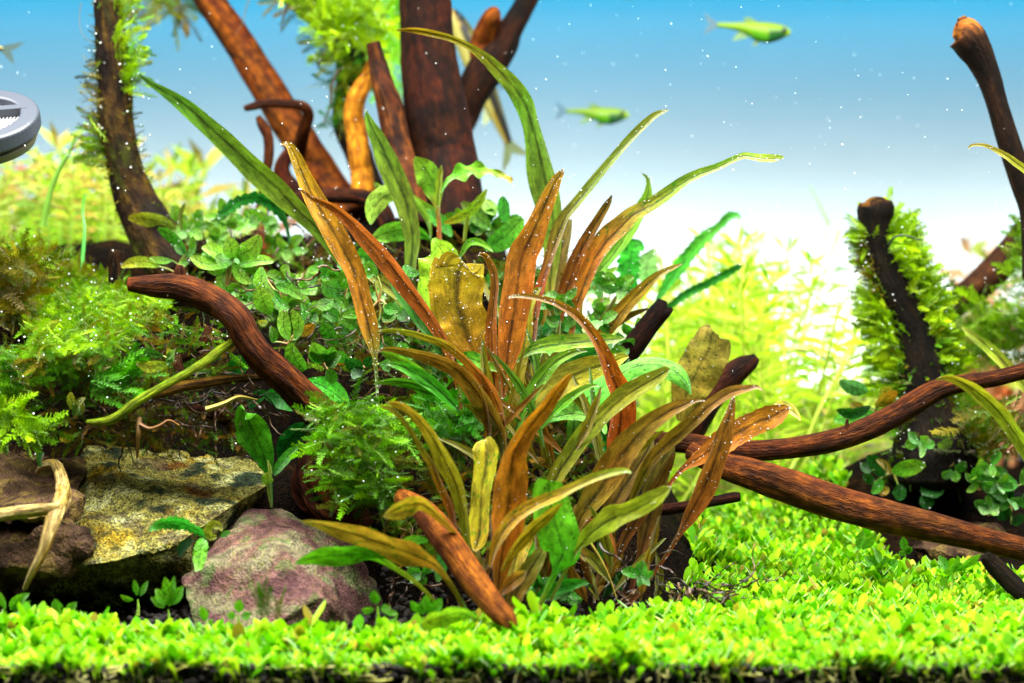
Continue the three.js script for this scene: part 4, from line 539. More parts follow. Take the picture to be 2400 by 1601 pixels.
plant('long_leaved_plant', 'plant at the right edge with narrow yellow-green blades arching left', 'water plant', at('C2', 2480, 300, 0.05), [
  ['B2', [[1738, 1048, 4], [1780, 1032, 14], [1860, 1040, 26], [1970, 1090, 40], [2080, 1170, 46], [2180, 1270, 49], [2270, 1390, 50], [2349, 1510, 46], [2420, 1650, 38], [2480, 1850, 18]], { zTip: 0.055, zFoot: 0.05, colors: ['#c0a83a', '#a8a02a', '#98a02a', '#8a9a2a', '#6a8a26'], roll: 0.4 }, 10],
  ['A2', [[1965, 1028, 3], [1975, 1008, 8], [2010, 997, 9], [2090, 1005, 13], [2200, 1060, 20], [2290, 1122, 25], [2400, 1205, 28], [2600, 1400, 26]], { zTip: 0.03, zFoot: 0.03, colors: ['#c0a86a', '#b8a84a', '#b0b03a', '#a8b03a'], saw: 0.12, sawN: 40 }, 10],
  ['B2', [[1920, 680, 5], [1980, 730, 24], [2080, 805, 34], [2190, 905, 38], [2300, 1030, 38], [2420, 1160, 26]], { zTip: -0.05, zFoot: -0.03, colors: ['#94983a', '#8a9a2e', '#8a8a2a', '#6a7a26'] }, 0],
], crypts);
plant('broad_leaved_plant', 'plant with one broad tan leaf standing behind the forked stub', 'water plant', at('B2', 0, 1250, -0.02), [
  ['B2', [[215, 715, 40], [200, 740, 104], [180, 830, 142], [105, 970, 150], [45, 1100, 136], [0, 1220, 80], [-20, 1330, 20]], { zTip: -0.015, zFoot: -0.02, colors: ['#b8a06a', '#b09858', '#a08848', '#947a36', '#6a5a2a'], mat: MAT.broad, roll: 0.25, fold: -0.3, nW: 12 }, 4],
], 'broad-leaved plants of the centre');

// more stalks and blades standing thick between the ones above
const thick = (cx0, cx1, cy0, cy1, n, z0, z1, tones, lenR) => { const out = []; for (let i = 0; i < n; i++) { const x = rr(cx0, cx1), y = rr(cy0, cy1), a = rr(-0.75, 0.75), l = rr(...lenR), w = rr(20, 44), bend = rr(-0.35, 0.35), pts = []; for (let k = 0; k <= 7; k++) { const t = 1 - k / 7, ang = a + bend * t; pts.push([x + Math.sin(ang) * l * t, y - Math.cos(ang) * l * t, Math.max(5, w * Math.pow(Math.sin(Math.PI * clamp(0.06 + 0.9 * Math.pow(t, 0.75))), 0.8) * (t < 0.3 ? 0.35 + t * 2 : 1))]); } const z = rr(z0, z1); out.push(['B1', pts, { zTip: z + rr(-0.01, 0.012), zFoot: z, colors: pick(tones), roll: rr(-0.7, 0.7), ripple: 0.15, nL: 30, nW: 6 }, 4]); } return out; };
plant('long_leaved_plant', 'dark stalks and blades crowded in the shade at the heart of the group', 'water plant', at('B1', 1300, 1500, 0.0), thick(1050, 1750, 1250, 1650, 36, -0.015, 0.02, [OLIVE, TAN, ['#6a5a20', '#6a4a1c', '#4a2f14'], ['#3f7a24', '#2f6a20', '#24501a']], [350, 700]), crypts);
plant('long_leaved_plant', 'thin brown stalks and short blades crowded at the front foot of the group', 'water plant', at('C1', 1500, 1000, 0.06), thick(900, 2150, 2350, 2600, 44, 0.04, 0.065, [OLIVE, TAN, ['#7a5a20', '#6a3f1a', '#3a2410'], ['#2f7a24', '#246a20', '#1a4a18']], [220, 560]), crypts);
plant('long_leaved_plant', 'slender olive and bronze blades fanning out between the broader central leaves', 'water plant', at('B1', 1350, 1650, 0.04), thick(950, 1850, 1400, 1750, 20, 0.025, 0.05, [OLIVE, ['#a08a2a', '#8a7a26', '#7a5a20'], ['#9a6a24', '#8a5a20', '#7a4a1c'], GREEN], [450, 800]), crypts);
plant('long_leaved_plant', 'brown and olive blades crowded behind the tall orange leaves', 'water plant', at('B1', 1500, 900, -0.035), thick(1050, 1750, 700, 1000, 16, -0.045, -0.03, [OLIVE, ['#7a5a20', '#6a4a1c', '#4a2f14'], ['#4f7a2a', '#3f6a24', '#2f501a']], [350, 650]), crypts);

// ---------------------------------------------------------------- broad green leaves
const G1 = ['#8cc03a', '#6fae30', '#4f9a2a'], G2 = ['#5aa030', '#3f8f2c', '#2f7a26'], G3 = ['#a8c86a', '#8ab850', '#5f9a34'], G4 = ['#2f9a34', '#1f8a30', '#1a6a28'];
plant('broad_leaved_plant', 'broad-leaved green plant with reddish stem at the foot of the thick trunk', 'water plant', at('A1', 670, 1640, -0.055), [
  ['A1', [[508, 1078, 5], [520, 1100, 30], [565, 1150, 66], [615, 1220, 88], [645, 1310, 70], [662, 1400, 26], [672, 1520, 16], [680, 1700, 16]], { zTip: -0.05, zFoot: -0.05, colors: ['#98b83a', '#7aae32', '#6fa830', '#8a7a2a', '#8a4a2a', '#7a3a24'], mat: MAT.broad, ripple: 0.2 }, 6],
  ['A1', [[690, 1138, 4], [682, 1200, 19], [670, 1300, 20], [665, 1420, 13]], { zTip: -0.04, zFoot: -0.045, colors: ['#a8b03a', '#98a838', '#8aa030'], nL: 20 }, 4],
  ['A1', [[1178, 1250, 8], [1150, 1238, 26], [1100, 1210, 22], [1040, 1190, 24], [960, 1180, 44], [880, 1185, 54], [800, 1212, 46], [730, 1250, 14], [690, 1330, 8]], { zTip: -0.05, zFoot: -0.045, colors: ['#c09a22', '#8ab030', '#6aa82e', '#5a9f2c', '#4f8a2a'], mat: MAT.broad, ripple: 0.5, freq: 14, saw: 0.1, sawN: 12, roll: 0.6 }, 4],
  oval('A1', 655, 1440, 408, 1252, 26, { zTip: -0.04, zFoot: -0.045, colors: ['#a8c050', '#7fae3a', '#6a9a30'], curve: -0.12 }),
  oval('A1', 708, 1535, 1000, 1303, 36, { zTip: -0.04, zFoot: -0.045, colors: ['#b0c83a', '#8ab830', '#a08a2a'], curve: 0.12 }),
  ['A1', [[204, 1545, 6], [215, 1480, 40], [250, 1400, 66], [320, 1345, 62], [410, 1350, 50], [490, 1390, 34], [560, 1465, 24], [605, 1560, 14], [615, 1660, 8]], { zTip: -0.035, zFoot: -0.045, colors: ['#8ab050', '#a0c068', '#a8c86a', '#8ab44a', '#6a9a34'], mat: MAT.broad, roll: 0.5, fold: -0.4 }, 8],
  ['B1', [[196, 98, 6], [225, 72, 30], [295, 38, 58], [395, 15, 66], [490, 18, 52], [570, 50, 26], [615, 88, 6]], { zTip: -0.03, zFoot: -0.04, colors: ['#7fae4a', '#6fb040', '#5aa836', '#4a9a2e'], mat: MAT.broad, roll: 0.4 }, 10],
  oval('A1', 1030, 1580, 830, 1392, 56, { zTip: -0.05, zFoot: -0.05, colors: ['#6a7a2a', '#4f7a28', '#3a6a22'] }),
  oval('B1', 982, 135, 1245, -70, 78, { zTip: -0.045, zFoot: -0.04, colors: ['#6aae3a', '#4f9a36', '#3a8a2a'], curve: 0.08 }),
  oval('A1', 1130, 1530, 1110, 1352, 44, { zTip: -0.05, zFoot: -0.05, colors: ['#3f9a3a', '#3a8f36', '#2a7a2a'] }),
  oval('A1', 1060, 1480, 985, 1372, 50, { zTip: -0.055, zFoot: -0.05, colors: ['#a8c08a', '#8ab060', '#6a9a40'] }),
  ['B1', [[1045, 168, 4], [1005, 130, 14], [940, 96, 24], [875, 105, 24], [838, 160, 16], [818, 200, 8]], { zTip: -0.02, zFoot: -0.025, colors: ['#8ac03a', '#6ab034', '#6a9a2e'], mat: MAT.broad, nL: 24 }, 10],
  ['A1', [[872, 1466, 3], [866, 1500, 11], [855, 1570, 14], [845, 1660, 10]], { zTip: -0.03, zFoot: -0.035, colors: ['#a8b83a', '#98a838', '#8a983a'], nL: 14 }, 0],
  oval('A1', 300, 1420, 225, 1255, 30, { zTip: -0.045, zFoot: -0.05, colors: ['#9ab85a', '#7fa848', '#6a9a3a'] }),
  oval('B1', 760, 60, 560, -130, 46, { zTip: -0.055, zFoot: -0.05, colors: G2 }), oval('B1', 900, 30, 1060, -120, 40, { zTip: -0.055, zFoot: -0.05, colors: G2 }),
], 'broad-leaved plants of the centre');
plant('broad_leaved_plant', 'low plant of large shiny pale and dark green leaves right of the torn yellow leaf', 'water plant', at('B1', 1480, 1380, 0.0), [
  ['B1', [[2405, 1150, 5], [2380, 1080, 34], [2310, 1000, 62], [2200, 950, 74], [2080, 945, 66], [1980, 975, 52], [1880, 1040, 84], [1760, 1120, 100], [1620, 1220, 82], [1500, 1290, 36], [1430, 1330, 12]], { zTip: 0.01, zFoot: 0.015, colors: ['#5fae44', '#7ac470', '#6fbe6a', '#5fb45a', '#4fa84a', '#3a9a3a'], mat: MAT.broad, roll: 0.6, fold: -0.25, nW: 12 }, 10],
  ['B1', [[1815, 1420, 6], [1790, 1370, 36], [1720, 1310, 56], [1620, 1282, 50], [1520, 1292, 34], [1430, 1325, 8]], { zTip: 0.03, zFoot: 0.02, colors: ['#6fb45a', '#8acc80', '#8ac87a', '#6ab85a'], mat: MAT.broad, roll: 0.5 }, 4],
  ['B1', [[1790, 840, 8], [1740, 850, 44], [1650, 890, 80], [1560, 960, 88], [1500, 1040, 60], [1460, 1120, 16]], { zTip: -0.005, zFoot: 0.0, colors: ['#2f8a3a', '#2a843a', '#237a34', '#1a6028'], mat: MAT.broad }, 8],
  ['B1', [[1660, 735, 6], [1600, 690, 40], [1510, 660, 54], [1440, 680, 48], [1400, 740, 14]], { zTip: -0.02, zFoot: -0.015, colors: ['#2f9a4a', '#2a8a44', '#237a3a'], mat: MAT.broad }, 4],
  ['B1', [[1850, 1560, 10], [1800, 1500, 60], [1720, 1420, 66], [1620, 1360, 46], [1520, 1330, 14]], { zTip: 0.01, zFoot: 0.01, colors: ['#2f9a3a', '#258a34', '#1f7a2e'], mat: MAT.broad }, 4],
  ['B1', [[1810, 1500, 10], [1850, 1600, 50], [1880, 1720, 50], [1890, 1850, 16]], { zTip: 0.02, zFoot: 0.02, colors: ['#2a8a3a', '#1f7a32', '#1a6a2a'], mat: MAT.broad }, 2],
], 'broad-leaved plants of the centre');
plant('broad_leaved_plant', 'dark green broad leaves under the snaking branch above the purple rock', 'water plant', at('B0', 1880, 1760, 0.015), [
  ['B0', [[1690, 1262, 50], [1690, 1280, 74], [1735, 1380, 116], [1785, 1490, 104], [1825, 1600, 66], [1855, 1700, 22], [1872, 1900, 8]], { zTip: 0.04, zFoot: 0.03, colors: ['#5fae20', '#4fa822', '#3f9c24', '#2f8a24'], mat: MAT.broad, roll: 0.2, fold: 0.2, nW: 10 }, 2],
  oval('B0', 1885, 1700, 2056, 1505, 40, { zTip: 0.045, zFoot: 0.035, colors: ['#4fa822', '#3f9a24', '#2f8a22'], pearl: 1 }),
  oval('C0', 1852, 205, 1850, 118, 42, { zTip: 0.045, zFoot: 0.043, colors: ['#a8c04a', '#8ab83a', '#7a9a3a'], pearl: 0, nL: 12 }),
  ['C0', [[1845, 35, 4], [1856, 80, 12], [1862, 130, 12]], { zTip: 0.042, zFoot: 0.042, colors: ['#a8b04a', '#8aa83a'], nL: 10 }, 0],
  ['C0', [[1850, 195, 18], [1856, 260, 14], [1870, 360, 8]], { zTip: 0.044, zFoot: 0.042, colors: ['#8aa04a', '#6a7a3a'], nL: 10 }, 0],
  ['B0', [[2124, 1338, 6], [2080, 1370, 46], [2010, 1430, 66], [1960, 1510, 60], [1930, 1600, 20]], { zTip: 0.02, zFoot: 0.015, colors: ['#0f6a2e', '#0e5a28', '#0a4a20'], mat: MAT.broad }, 0],
  oval('B0', 1830, 1160, 2030, 1250, 70, { zTip: 0.02, zFoot: 0.01, colors: ['#1f8a2a', '#1a7a28', '#126a22'], pearl: 1 }),
  oval('B0', 2120, 1050, 2400, 1235, 70, { zTip: 0.015, zFoot: 0.01, colors: ['#4fb42e', '#3fa82a', '#2f9a28'], pearl: 4 }),
  oval('B0', 1560, 1010, 1720, 880, 64, { zTip: 0.02, zFoot: 0.015, colors: ['#1f7a2a', '#1a7028', '#126022'], pearl: 1 }),
  oval('B0', 1720, 1240, 1840, 1130, 44, { zTip: 0.02, zFoot: 0.02, colors: ['#1a7028', '#126022', '#0e501c'], pearl: 0 }),
], 'broad-leaved plants of the centre');
plant('serrated_plant', 'dark arching toothed leaf above the small leaves left of the trunk base', 'water plant', at('A0', 1990, 1640, -0.05), [
  ['A0', [[1500, 1512, 5], [1520, 1475, 22], [1575, 1430, 36], [1650, 1385, 36], [1750, 1358, 38], [1850, 1385, 42], [1925, 1455, 38], [1975, 1550, 16], [1995, 1680, 8]], { zTip: -0.04, zFoot: -0.05, colors: ['#2f8a34', '#1f7a34', '#1a6a30', '#1a5a2a'], mat: MAT.broad, saw: 0.5, sawN: 14, nL: 84, roll: 0.4 }, 12],
], 'toothed green leaves');
plant('serrated_plant', 'upright wavy-edged green leaf right of the tall brown leaves', 'water plant', at('B1', 2010, 480, -0.08), [
  ['B1', [[2055, 85, 12], [2040, 110, 56], [2000, 160, 66], [1985, 240, 74], [1985, 320, 72], [2005, 410, 34], [2010, 520, 10]], { zTip: -0.08, zFoot: -0.08, colors: ['#3aa83a', '#2a9a34', '#258a30', '#1f7a2a'], mat: MAT.broad, saw: 0.35, sawN: 9, nL: 72 }, 4],
  oval('B1', 2130, 420, 2150, 150, 70, { zTip: -0.12, zFoot: -0.12, colors: ['#8ab898', '#7ab08a', '#6aa86a'], saw: 0.3, pearl: 0 }),
], 'toothed green leaves');
plant('serrated_plant', 'out-of-focus toothed leaves pointing up to the right beyond the group', 'water plant', at('B1', 2100, 620, -0.11), [
  ['A2', [[400, 1502, 6], [360, 1484, 22], [310, 1500, 28], [270, 1545, 26], [225, 1580, 28], [150, 1640, 40], [70, 1730, 46], [-20, 1840, 46], [-100, 1950, 34], [-180, 2080, 14]], { zTip: -0.1, zFoot: -0.11, colors: ['#2f8a3a', '#4fa83a', '#3f9a34', '#2f8a34', '#2a7a2e'], mat: MAT.broad, saw: 0.3, sawN: 16, nL: 90, roll: 0.4 }, 0],
  ['B2', [[412, 262, 8], [370, 275, 24], [290, 320, 28], [180, 378, 30], [40, 445, 30], [-80, 530, 24], [-180, 620, 10]], { zTip: -0.1, zFoot: -0.11, colors: ['#2a8a34', '#237a30', '#1f6a2a'], mat: MAT.broad, saw: 0.4, sawN: 14, nL: 80 }, 0],
], 'toothed green leaves');
plant('serrated_plant', 'small toothed fern-like plant with a curled leaf between the two front rocks', 'water plant', at('C0', 1440, 580, 0.06), [
  ['C0', [[1025, 522, 4], [1060, 490, 26], [1130, 462, 42], [1220, 458, 46], [1310, 485, 40], [1390, 530, 26], [1440, 575, 8]], { zTip: 0.08, zFoot: 0.065, colors: ['#4fa82a', '#2f9a34', '#2a9434', '#2a8430'], mat: MAT.broad, saw: 0.4, sawN: 12, nL: 80, roll: 0.5 }, 0],
  ['C0', [[1345, 800, 5], [1365, 760, 36], [1378, 680, 48], [1392, 610, 40], [1410, 580, 14]], { zTip: 0.078, zFoot: 0.068, colors: ['#7ab82e', '#6ab02c', '#4f9a28'], mat: MAT.broad, saw: 0.25, sawN: 11, nL: 60 }, 0],
  ['C0', [[1530, 520, 8], [1510, 485, 26], [1460, 480, 30], [1430, 520, 28], [1450, 560, 24], [1490, 560, 12]], { zTip: 0.075, zFoot: 0.07, colors: ['#a8a03a', '#8f9a34', '#7a7a2e'], mat: MAT.broad }, 0],
  oval('C0', 1520, 560, 1590, 525, 22, { zTip: 0.07, zFoot: 0.068, colors: ['#5fae3a', '#4f9a34', '#3f8a2e'], pearl: 0 }), oval('C0', 1330, 580, 1240, 700, 34, { zTip: 0.06, zFoot: 0.06, colors: ['#0f4a1e', '#0e401a', '#0a3014'], pearl: 0 }),
], 'toothed green leaves');

// ---------------------------------------------------------------- small round-leaved plants on the mound: [crop, foot x, foot y, tip x, tip y, half width]
const small = 'small round-leaved plants on the mound';
const SG = [['#7aae3a', '#5a9a2e', '#3f8426'], ['#9ac05a', '#7aae40', '#5a9a2e'], ['#5aa030', '#42902a', '#327a22'], ['#8ab83a', '#6fa82e', '#4f9428']];
function smallPlant(label, crop, foot, z, list, extra = {}) {
  const leaves = list.map(([x0, y0, x1, y1, w, k = 0]) => oval(crop, x0, y0, x1, y1, w, { zTip: z + rr(-0.001, 0.008), zFoot: z, colors: Array.isArray(k) ? k : SG[k], roll: rr(-0.6, 0.6), ...extra }));
  const g = plant('round_leaved_plant', label, 'water plant', at(crop, foot[0], foot[1], z), leaves, small);
  for (const [x0, y0] of list.slice(0, 6)) { const a = at(crop, foot[0], foot[1], z - 0.001), b = at(crop, x0, y0, z), m = a.clone().lerp(b, 0.5).add(V3(rr(-0.001, 0.001), rr(0, 0.001), 0)); if (a.distanceTo(b) > 0.0015) mesh('stem', tubeGeo([a, m, b], 0.0006, ['#8a5a2a', '#7a9a3a'], 5), MAT.stalk, g); }
  return g;
}
const YEL = ['#b8a83a', '#a8b03a', '#7a9a2e'], ORG = ['#c07a22', '#b8882a', '#8a7a26'], DK = ['#1f6a24', '#1a5e20', '#144c1a'];
smallPlant('round-leaved plant with silvery pale top leaves behind the snaking branch', 'B0', [1560, 400], -0.01, [[1600, 200, 1620, 40, 5], [1610, 185, 1785, 50, 66, 1], [1600, 210, 1560, 70, 56, 1], [1590, 205, 1435, 75, 40, 1], [1590, 215, 1390, 135, 46, 1], [1590, 215, 1310, 200, 50, 1], [1640, 260, 1885, 235, 42, 3], [1610, 240, 1735, 380, 42, 1], [1660, 270, 1810, 290, 26, 3], [1590, 220, 1480, 200, 50, 0]]);
smallPlant('round-leaved plant with two drooping leaves right of the branch bend', 'B0', [1930, 480], 0.0, [[1800, 270, 1890, 470, 56, 1], [1870, 590, 1790, 400, 66, 1], [1900, 400, 2080, 490, 40, 0], [1880, 420, 1990, 560, 30, 2]]);
smallPlant('round-leaved plant with upright spoon leaves and one orange leaf', 'B0', [1980, 800], 0.012, [[1990, 770, 1960, 560, 44, 1], [2030, 770, 2010, 560, 42, 1], [2050, 730, 2160, 660, 38, ORG], [1880, 790, 1860, 680, 30, 0], [2090, 640, 2075, 520, 22, 2], [2100, 980, 2010, 790, 64, 0], [1840, 660, 1780, 640, 26, YEL]]);
smallPlant('round-leaved rosette of fresh green leaves beside the lower snaking branch', 'B0', [2230, 930], 0.02, [[2230, 920, 2150, 790, 60, 0], [2230, 910, 2290, 820, 50, 2], [2240, 940, 2349, 880, 50, 2], [2220, 930, 2140, 850, 40, 2], [2280, 1070, 2250, 975, 44, 2], [2240, 920, 2310, 960, 36, 0]]);
smallPlant('round-leaved plant with a flat horizontal pale leaf by the small stump', 'B0', [1240, 330], -0.03, [[1095, 265, 835, 270, 40, YEL], [1185, 225, 1030, 205, 26, 1], [1280, 185, 1090, 0, 44, 2], [1290, 200, 1330, 60, 30, 0], [1300, 240, 1230, 270, 24, 3], [1270, 180, 1200, 120, 24, 2]]);
smallPlant('round-leaved sprout with a yellow oval leaf on the green rhizome', 'B0', [1180, 930], 0.04, [[1155, 935, 938, 930, 42, YEL], [1120, 880, 930, 850, 32, ['#4a7a2a', '#3a6a26', '#2a5a20']], [1170, 900, 1150, 830, 26, YEL], [1160, 940, 1200, 880, 30, 0], [1150, 900, 1205, 840, 24, 1]], { roll: 0.2 });
smallPlant('round-leaved plant with glossy leaves left of the crossing orange leaf', 'B1', [60, 330], 0.0, [[60, 300, -30, 260, 40, 2], [0, 420, -130, 380, 70, 2], [20, 420, 60, 270, 50, 0], [-60, 500, -180, 530, 44, 0], [-40, 470, 40, 560, 36, 0], [-20, 640, -130, 600, 50, 2], [-40, 800, -120, 650, 56, 2], [100, 700, -20, 610, 42, 0]]);
smallPlant('round-leaved plant between the two crossing orange leaves', 'B1', [260, 500], 0.005, [[250, 330, 165, 250, 42, 0], [230, 320, 130, 340, 30, 2], [290, 550, 395, 570, 44, 2], [330, 560, 345, 620, 40, 2], [150, 610, 10, 610, 36, 0], [260, 640, 240, 690, 30, 2], [430, 260, 540, 310, 36, 2]]);
smallPlant('round-leaved dark plant in the gap below the orange leaves', 'B1', [160, 960], 0.015, [[140, 980, 30, 900, 50, DK], [150, 980, 80, 1040, 40, DK], [180, 960, 210, 890, 34, DK], [430, 900, 400, 790, 44, 2], [440, 900, 500, 880, 30, 2], [280, 940, 330, 990, 26, 2], [20, 930, -40, 860, 44, 2], [330, 920, 260, 930, 26, 2]]);
smallPlant('single dark green leaf hanging at the edge of the left moss', 'B0', [440, 850], 0.02, [[440, 855, 290, 1040, 70, DK]], { blunt: 0.6 });
smallPlant('tall spoon leaf at the left edge below the moss', 'B0', [100, 1200], 0.03, [[115, 1190, 30, 920, 66, ['#4f9a2a', '#3f8a26', '#6a8a2a']], [90, 1180, 150, 1100, 20, YEL]]);
smallPlant('young forked yellow-green shoot at the end of the green rhizome', 'B0', [520, 1310], 0.035, [[520, 1260, 490, 1130, 34, YEL], [520, 1260, 590, 1170, 26, YEL], [510, 1300, 505, 1210, 16, 0], [550, 1280, 580, 1210, 26, YEL], [540, 1290, 560, 1220, 26, 1]]);
smallPlant('small dark leaf on the green rhizome fork', 'B0', [930, 1210], 0.04, [[930, 1215, 925, 1110, 32, ['#2f7a34', '#1f6a2e', '#185a26']]]);
smallPlant('small dark leaf at the top of the cracked rock', 'C0', [290, 85], 0.05, [[280, 80, 305, -15, 28, DK]]);
smallPlant('yellowish leaf lying against the foot of the mossy branch', 'A0', [1210, 1570], -0.06, [[1215, 1575, 885, 1500, 52, ['#a89a2a', '#8a9a3a', '#7a8a4a']]], { curve: 0.08 });
smallPlant('thin upright brownish blade right of the mossy branch foot', 'A0', [1250, 1600], -0.06, [[1250, 1590, 1275, 1395, 16, ['#7a7a2a', '#7a8a30', '#6a7a2a']]]);
smallPlant('round-leaved plant with toothed pale leaves right of the tall brown leaves', 'B1', [1800, 600], -0.05, [[1720, 540, 1850, 490, 36, 3], [1750, 300, 1900, 270, 26, 1], [1720, 590, 1860, 600, 24, 2], [1840, 560, 1930, 540, 30, 2], [1850, 400, 1830, 310, 30, YEL], [1940, 480, 2010, 420, 34, 2]]);
smallPlant('round-leaved plant at the foot of the mossy post', 'C2', [1450, 120], -0.045, [[1440, 120, 1670, 60, 60, 3], [1380, 150, 1270, 0, 52, DK], [1360, 160, 1300, 260, 36, 2], [1300, 100, 1220, 60, 36, DK], [1300, 200, 1240, 130, 34, DK], [1480, 200, 1480, 310, 44, DK], [1640, 260, 1800, 210, 62, DK], [1650, 270, 1680, 370, 54, DK], [1430, 130, 1330, 30, 26, ['#b89a2a', '#a8882a', '#7a6a22']], [1420, 230, 1330, 250, 34, ORG]]);
smallPlant('glossy dark-leaved plant at the right edge beyond the thick branch', 'C2', [2260, 260], -0.035, [[2300, 200, 2080, 80, 74, 2], [2270, 310, 2120, 150, 80, DK], [2260, 420, 2160, 350, 52, DK], [2300, 330, 2400, 250, 50, 2], [2260, 470, 2330, 400, 40, DK], [2330, 200, 2420, 60, 60, 3]]);
smallPlant('round-leaved plant left of the mossy post with yellow and green curled leaves', 'B2', [1330, 1300], -0.04, [[1330, 1290, 1040, 1330, 60, 2], [1290, 1230, 1060, 1250, 40, DK], [1330, 1230, 1470, 1120, 50, ORG], [1350, 1190, 1440, 1100, 36, YEL], [1250, 1270, 1150, 1210, 40, ['#b8a050', '#c0982e', '#a0802a']], [1380, 1290, 1470, 1180, 40, 1], [1270, 1130, 1080, 1050, 50, ['#6aa88a', '#5a9a7a', '#4a8a5a']], [1300, 1310, 1420, 1320, 30, ORG]]);
// fillers over the slope: small rosettes the photo shows too thickly to follow leaf by leaf
function inside(poly, x, y) { let c = false; for (let i = 0, j = poly.length - 1; i < poly.length; j = i++) { const [a, b] = poly[i], [d, e] = poly[j]; if ((b > y) !== (e > y) && x < (d - a) * (y - b) / (e - b) + a) c = !c; } return c; }
const scatter = (poly, n) => { const xs = poly.map((p) => p[0]), ys = poly.map((p) => p[1]), out = []; while (out.length < n) { const x = rr(Math.min(...xs), Math.max(...xs)), y = rr(Math.min(...ys), Math.max(...ys)); if (inside(poly, x, y)) out.push([x, y]); } return out; };
for (const [label, crop, poly, z, n, tone] of [
  ['small green round-leaved rosette on the dark slope behind the snaking branch', 'B0', [[1300, 150], [1700, 250], [2100, 250], [2349, 300], [2349, 900], [2050, 800], [1800, 600], [1500, 420]], -0.02, 30, [0, 1, 2, 3]],
  ['small green round-leaved rosette on the shaded slope between the orange leaves', 'B1', [[-50, 100], [500, 250], [900, 500], [900, 1000], [300, 1100], [-100, 800]], -0.012, 24, [0, 2, 2, 3]],
  ['green round-leaved rosette below the trunk foot behind the brown leaves', 'B1', [[250, -100], [1200, -80], [1700, 150], [1900, 600], [1400, 800], [900, 300]], -0.06, 24, [0, 1, 2, 3]],
  ['dark green rosette on the shaded slope behind the arching red-brown leaf', 'B1', [[1250, 450], [1900, 300], [2050, 700], [1950, 1250], [1300, 1300]], -0.02, 20, [0, 2, 2]],
  ['dark glossy rosette crowded round the foot of the mossy post', 'C2', [[1250, -150], [1700, -100], [2300, 0], [2350, 380], [1900, 380], [1350, 250]], -0.035, 9, [2, 2, 0, 3]],
  ['dim green round-leaved rosette among the front stalks', 'C1', [[450, 700], [900, 850], [1800, 700], [2100, 850], [2000, 1000], [1300, 1000], [600, 1000]], 0.06, 10, [2, 2, 2]],
  ['small leafy rosette at the top of the slope beside the mossy branch foot', 'A0', [[1180, 1500], [1700, 1480], [2200, 1600], [2200, 1800], [1300, 1800]], -0.07, 18, [0, 1, 3]],
]) for (const [x, y] of scatter(poly, n)) {
  const list = [], m = 3 + Math.floor(rnd() * 4), a0 = rnd() * 6;
  for (let i = 0; i < m; i++) { const a = a0 + i * 2.4, l = rr(60, 125), s = rr(8, 26); list.push([x + Math.cos(a) * s, y - Math.abs(Math.sin(a)) * s, x + Math.cos(a) * (s + l), y + (Math.sin(a) * 0.9 - 0.15) * (s + l) * 0.85, rr(24, 46), pick(tone)]); }
  smallPlant(label, crop, [x, y + 40], z + rr(-0.012, 0.012), list);
}

// ---------------------------------------------------------------- moss
function alongSpine(S, n, t0, t1, o) {                       // fronds growing out of a branch: side -1 left, 1 right, 0 all round
  const out = [];
  for (let i = 0; i < n; i++) {
    const t = rr(t0, t1), s = S[Math.floor(t * (S.length - 1))];
    if (o.patch && noise(s[1] * 60, s[0] * 60, o.patch) < o.cut) { if (rnd() < 0.8) continue; }
    const f = o.side === 0 ? rr(-Math.PI, Math.PI) : o.side > 0 ? rr(-0.9, 1.3) : Math.PI + rr(-1.3, 0.9), front = rr(o.f0 ?? -0.2, o.f1 ?? 0.9);
    const d = V3(Math.cos(f), Math.sin(f) * 0.5 + (o.up ?? 0.15), front).normalize();
    out.push([V3(s[0] + d.x * s[3] * 0.8, s[1] + d.y * s[3] * 0.4, s[2] + d.z * s[3] * 0.8), V3(d.x + rr(-0.4, 0.4), d.y + rr(-0.3, 0.5), d.z * 0.6 + rr(-0.3, 0.3)), rr(o.l0, o.l1), pick(o.colors)]);
  }
  return out;
}
const PALEMOSS = ['#9ab82e', '#b0c83a', '#86a426', '#c0d25a', '#6f8a1e'];
{
  const S = wood.mossy;
  mossThing('moss', 'brown and green moss tufts clinging to the upper left branch', V3(...S[60].slice(0, 3)), [
    ...alongSpine(S, 520, 0.05, 0.8, { side: 0, l0: 0.0025, l1: 0.006, colors: [...MOSSBROWN, '#3a4a14', '#4a5a14'], patch: 3.3, cut: 0.02 }),
    ...alongSpine(S, 120, 0.06, 0.38, { side: 1, l0: 0.004, l1: 0.013, colors: [...PALEMOSS, '#6a9a1e', '#8a8a22'], up: 0.1 }),
    ...alongSpine(S, 60, 0.3, 0.5, { side: -1, l0: 0.004, l1: 0.010, colors: MOSSBROWN }),
    ...alongSpine(S, 50, 0.48, 0.58, { side: -1, l0: 0.005, l1: 0.014, colors: [...MOSSY, ...MOSSBROWN] }),
  ], 'moss tufts on the driftwood');
}
mossThing('moss', 'bright moss beard hanging on the branch crossing left of the trunk', at('A1', 0, 150, -0.14), [
  ...alongSpine(wood.topmoss, 130, 0.05, 0.5, { side: 0, l0: 0.007, l1: 0.014, colors: PALEMOSS, up: 0.3 }),
  ...alongSpine(wood.topmoss, 40, 0.1, 0.5, { side: -1, l0: 0.006, l1: 0.014, colors: MOSSBROWN, up: -0.6 }),
  ...scatter([[-60, -40], [230, -40], [290, 190], [230, 320], [60, 350], [-80, 250], [-200, 130]], 190).map(([x, y]) => [at('A1', x, y, -0.125 + rr(-0.012, 0.012)), V3(rr(-1, 1), rr(-0.7, 1.2), rr(0, 0.6)), rr(0.008, 0.016), pick(PALEMOSS)]),
], 'moss tufts on the driftwood', 0.12);
